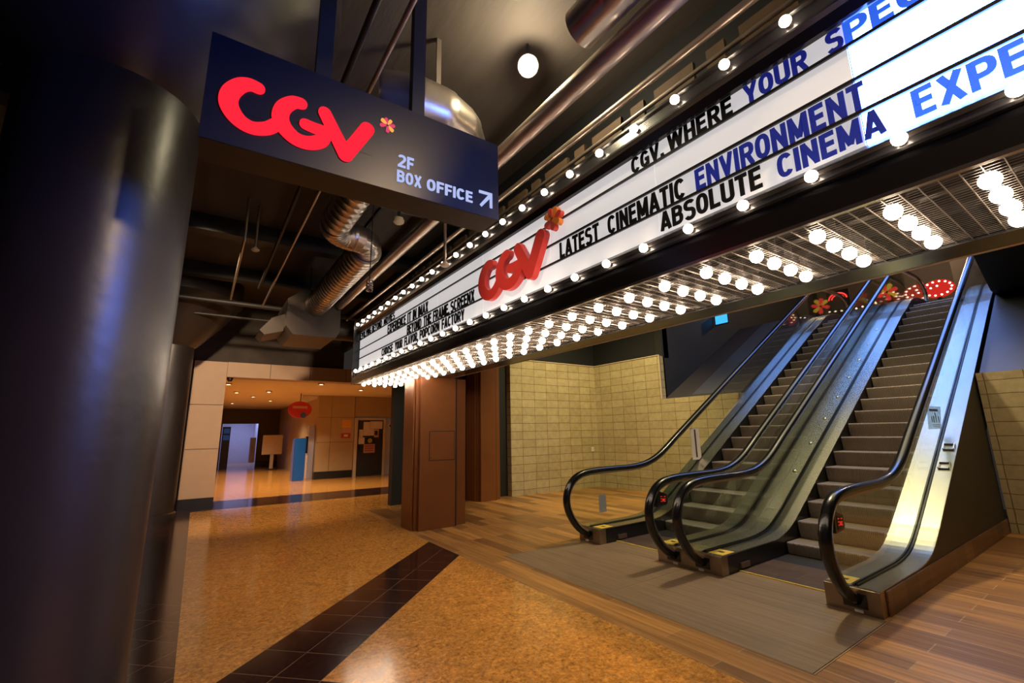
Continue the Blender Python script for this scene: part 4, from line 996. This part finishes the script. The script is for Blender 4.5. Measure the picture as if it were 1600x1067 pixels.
t = thing('blue_kiosk', 'tall narrow blue kiosk standing at the corner of the hall', 'kiosk', (3.05, 17.65, 0))
MB().box(2.84, 3.20, 17.5, 17.9, 0.0, 1.45).build('kiosk_body', M['kiosk'], t, bevel=0.03)
MB().box(2.815, 2.835, 17.5, 17.9, 0.0, 1.42).build('kiosk_edge', M['blue_disc'], t)
t = thing('oval_sign', 'red oval hanging sign with a pale caption band above the blue kiosk', 'sign', (2.82, 17.0, 2.15))
b = MB(); b.prism([(2.83 + 0.38 * math.cos(k * PI / 20), 2.42 + 0.28 * math.sin(k * PI / 20)) for k in range(40)], 'y', 17.0, 17.06); b.build('sign_board', M['oval_red'], t)
MB().box(2.60, 3.06, 16.993, 16.999, 2.46, 2.54).build('caption_band', M['paper_pink'], t)
MB().lathe([(0.10, 0), (0.10, 0.01), (0, 0.01)], (2.95, 17.0, 2.23), (0, -1, 0), 18).build('round_badge', M['blue_disc'], t)
MB().tube([(2.83, 17.03, 2.69), (2.83, 17.03, 2.98)], 0.012, 8).build('hanger', M['dark_beam'], t)
tag(MB().prism([(3.0, 2.66), (3.5, 2.86), (3.5, 2.97), (3.0, 2.97)], 'y', 17.7, 17.9).build('ceiling_cove', M['white_paint']), 'pale sloped ceiling cove behind the red oval sign', 'cove')
t = thing('display_board', 'pale display board on a single stand before the dark back wall', 'board', (3.0, 24.5, 0))
MB().box(2.56, 3.42, 24.48, 24.53, 0.70, 1.60).build('board_panel', M['cream'], t, bevel=0.02)
MB().box(2.93, 3.07, 24.45, 24.55, 0.05, 0.70).build('stand_post', M['cream'], t)
MB().box(2.75, 3.25, 24.3, 24.7, 0, 0.05).build('stand_base', M['kick'], t)
t = thing('vending_rack', 'dark blue rack at the left side of the lavender back room', 'rack', (1.2, 27.2, 0))
MB().box(1.02, 1.35, 26.9, 27.4, 0, 2.05).build('rack_body', M['kick'], t)
for z in (1.4, 1.72): MB().box(1.06, 1.31, 26.88, 26.9, z, z + 0.24).build('rack_sheet', M['kiosk'], t)
tag(MB().box(2.35, 2.6, 27.9, 28.3, 0.2, 1.5).build('white_stand', M['white_paint'], bevel=0.02), 'white stand in the doorway of the lavender back room', 'stand')
t = thing('wall_stand', 'grey brochure column between the blue kiosk and the hall wall corner', 'stand', (3.45, 18.3, 0))
MB().box(3.40, 3.60, 18.2, 18.5, 0, 1.9).build('stand_body', M['lavender'], t)
MB().box(3.34, 3.40, 18.25, 18.45, 0.9, 1.5).build('stand_sign', M['kick'], t)

# wall sockets on the tan block walls
for lab, x, y, z, ax in (('white wall socket on the back block wall left of its inner corner', 9.1, 9.25, 0.95, 'y'), ('white wall socket low on the side block wall seen through the left escalator glass', 9.32, 6.62, 0.42, 'x'),
                          ('second white wall socket low on the side block wall, nearer the escalator', 9.32, 5.55, 0.42, 'x')):
    t = thing('wall_socket', lab, 'socket', (x, y, z))
    if ax == 'y': MB().box(x - 0.04, x + 0.04, y, y + 0.019, z, z + 0.12).build('cover_plate', M['white_paint'], t, bevel=0.003); MB().box(x - 0.015, x + 0.015, y - 0.004, y, z + 0.03, z + 0.09).build('outlet', M['cream'], t)
    else: MB().box(x, x + 0.019, y - 0.06, y + 0.06, z, z + 0.12).build('cover_plate', M['white_paint'], t, bevel=0.003); MB().box(x - 0.004, x, y - 0.03, y + 0.03, z + 0.03, z + 0.09).build('outlet', M['cream'], t)

# ------------------------------------------------------------------ upper lobby
t = thing('oval_bulb_sign', 'red oval sign rimmed with small bulbs at the top of the right escalator', 'sign', (16.0, 2.9, 4.8))
MB().prism([(2.92 + 0.34 * math.cos(k * PI / 20), 5.10 + 0.24 * math.sin(k * PI / 20)) for k in range(40)], 'x', 16.0, 16.1).build('sign_board', M['lit_red_sign'], t)
for k in range(14):
    a = 2 * PI * k / 14
    MB().lathe([(0.02, -0.01), (0.025, 0.01), (0.0, 0.03)], (16.0, 2.92 + 0.29 * math.cos(a), 5.10 + 0.19 * math.sin(a)), (-1, 0, 0), 10).build('bulb', M['small_bulb'], t, True)
MB().box(16.02, 16.08, 2.88, 2.96, 4.33, 4.87).build('sign_post', M['dark_beam'], t)
t = thing('flower_reflection', 'glowing flower of yellow and red petals, added for a reflection at the top between the escalators', 'sign', (16.0, 3.99, 5.0))  # glowing object added to stand in for a flower reflected in the balustrade glass
for k, (a, c) in enumerate(PET):
    aa = math.radians(a); cy, cz = 3.99, 5.30
    MB().prism(stroke([(cy - 0.07 * math.sin(aa), cz + 0.07 * math.cos(aa), 0.035), (cy - 0.2 * math.sin(aa), cz + 0.2 * math.cos(aa), 0.055)], False), 'x', 16.0 + 0.005 * k, 16.06).build('petal', M['lit_yellow' if c == 'o' else 'neon'], t)
MB().box(16.06, 16.10, 3.95, 4.03, 4.33, 5.45).build('sign_post', M['dark_beam'], t)
t = thing('neon_sign', 'small red neon arch sign at the top of the left escalator', 'sign', (16.0, 5.2, 5.2))
for rr in (0.16, 0.24):
    MB().tube([(16.0, 5.2 + rr * math.cos(math.radians(a)), 5.40 + rr * 0.8 * math.sin(math.radians(a))) for a in range(0, 181, 15)], 0.022, 8).build('neon_tube', M['neon'], t, True)
MB().box(16.03, 16.09, 4.9, 5.5, 4.33, 5.68).build('sign_panel', M['black_wall'], t)
for i, (y0, z0, dy, dz_, n) in enumerate(((3.55, 5.0, -0.13, 0.03, 6), (4.9, 4.95, -0.16, 0.02, 5))):
    t = thing('bulb_string', ['short string of small bulbs left of the red oval sign', 'string of small bulbs below the red neon arch'][i], 'lights', (15.9, y0, z0))
    MB().tube([(15.9, y0, z0 + 0.02), (15.9, y0 + dy * (n - 1), z0 + 0.02 + dz_ * (n - 1))], 0.008, 6).build('wire', M['cable'], t)
    MB().box(15.89, 15.93, y0 - 0.02, y0 + 0.02, 4.33, z0 + 0.03).build('post', M['dark_beam'], t)
    for k in range(n): MB().lathe([(0.012, 0.02), (0.026, 0), (0.018, -0.02), (0, -0.026)], (15.9, y0 + dy * k, z0 + dz_ * k), n=10).build('bulb', M['small_bulb'], t, True)
tag(MB().box(14.0, 14.05, 8.0, 8.0 + 0.01, 5, 5.01).build('screen_bracket', M['cable']), 'tiny bracket by the cyan screen', 'bracket') if False else None
t = thing('cyan_screen', 'small bright cyan screen in the dark above the block wall', 'screen', (12.0, 6.9, 4.4))
MB().box(12.0, 12.04, 6.55, 6.97, 4.42, 4.72).build('screen_case', M['cable'], t)
MB().box(11.99, 12.0, 6.58, 6.94, 4.45, 4.69).build('screen_face', M['cyan'], t)
tag(MB().box(18.0, 18.6, 2.2, 2.9, 4.33, 7.8).build('lobby_column', M['lobby_wall']), 'plain brown column in the upper lobby behind the red oval sign', 'column')
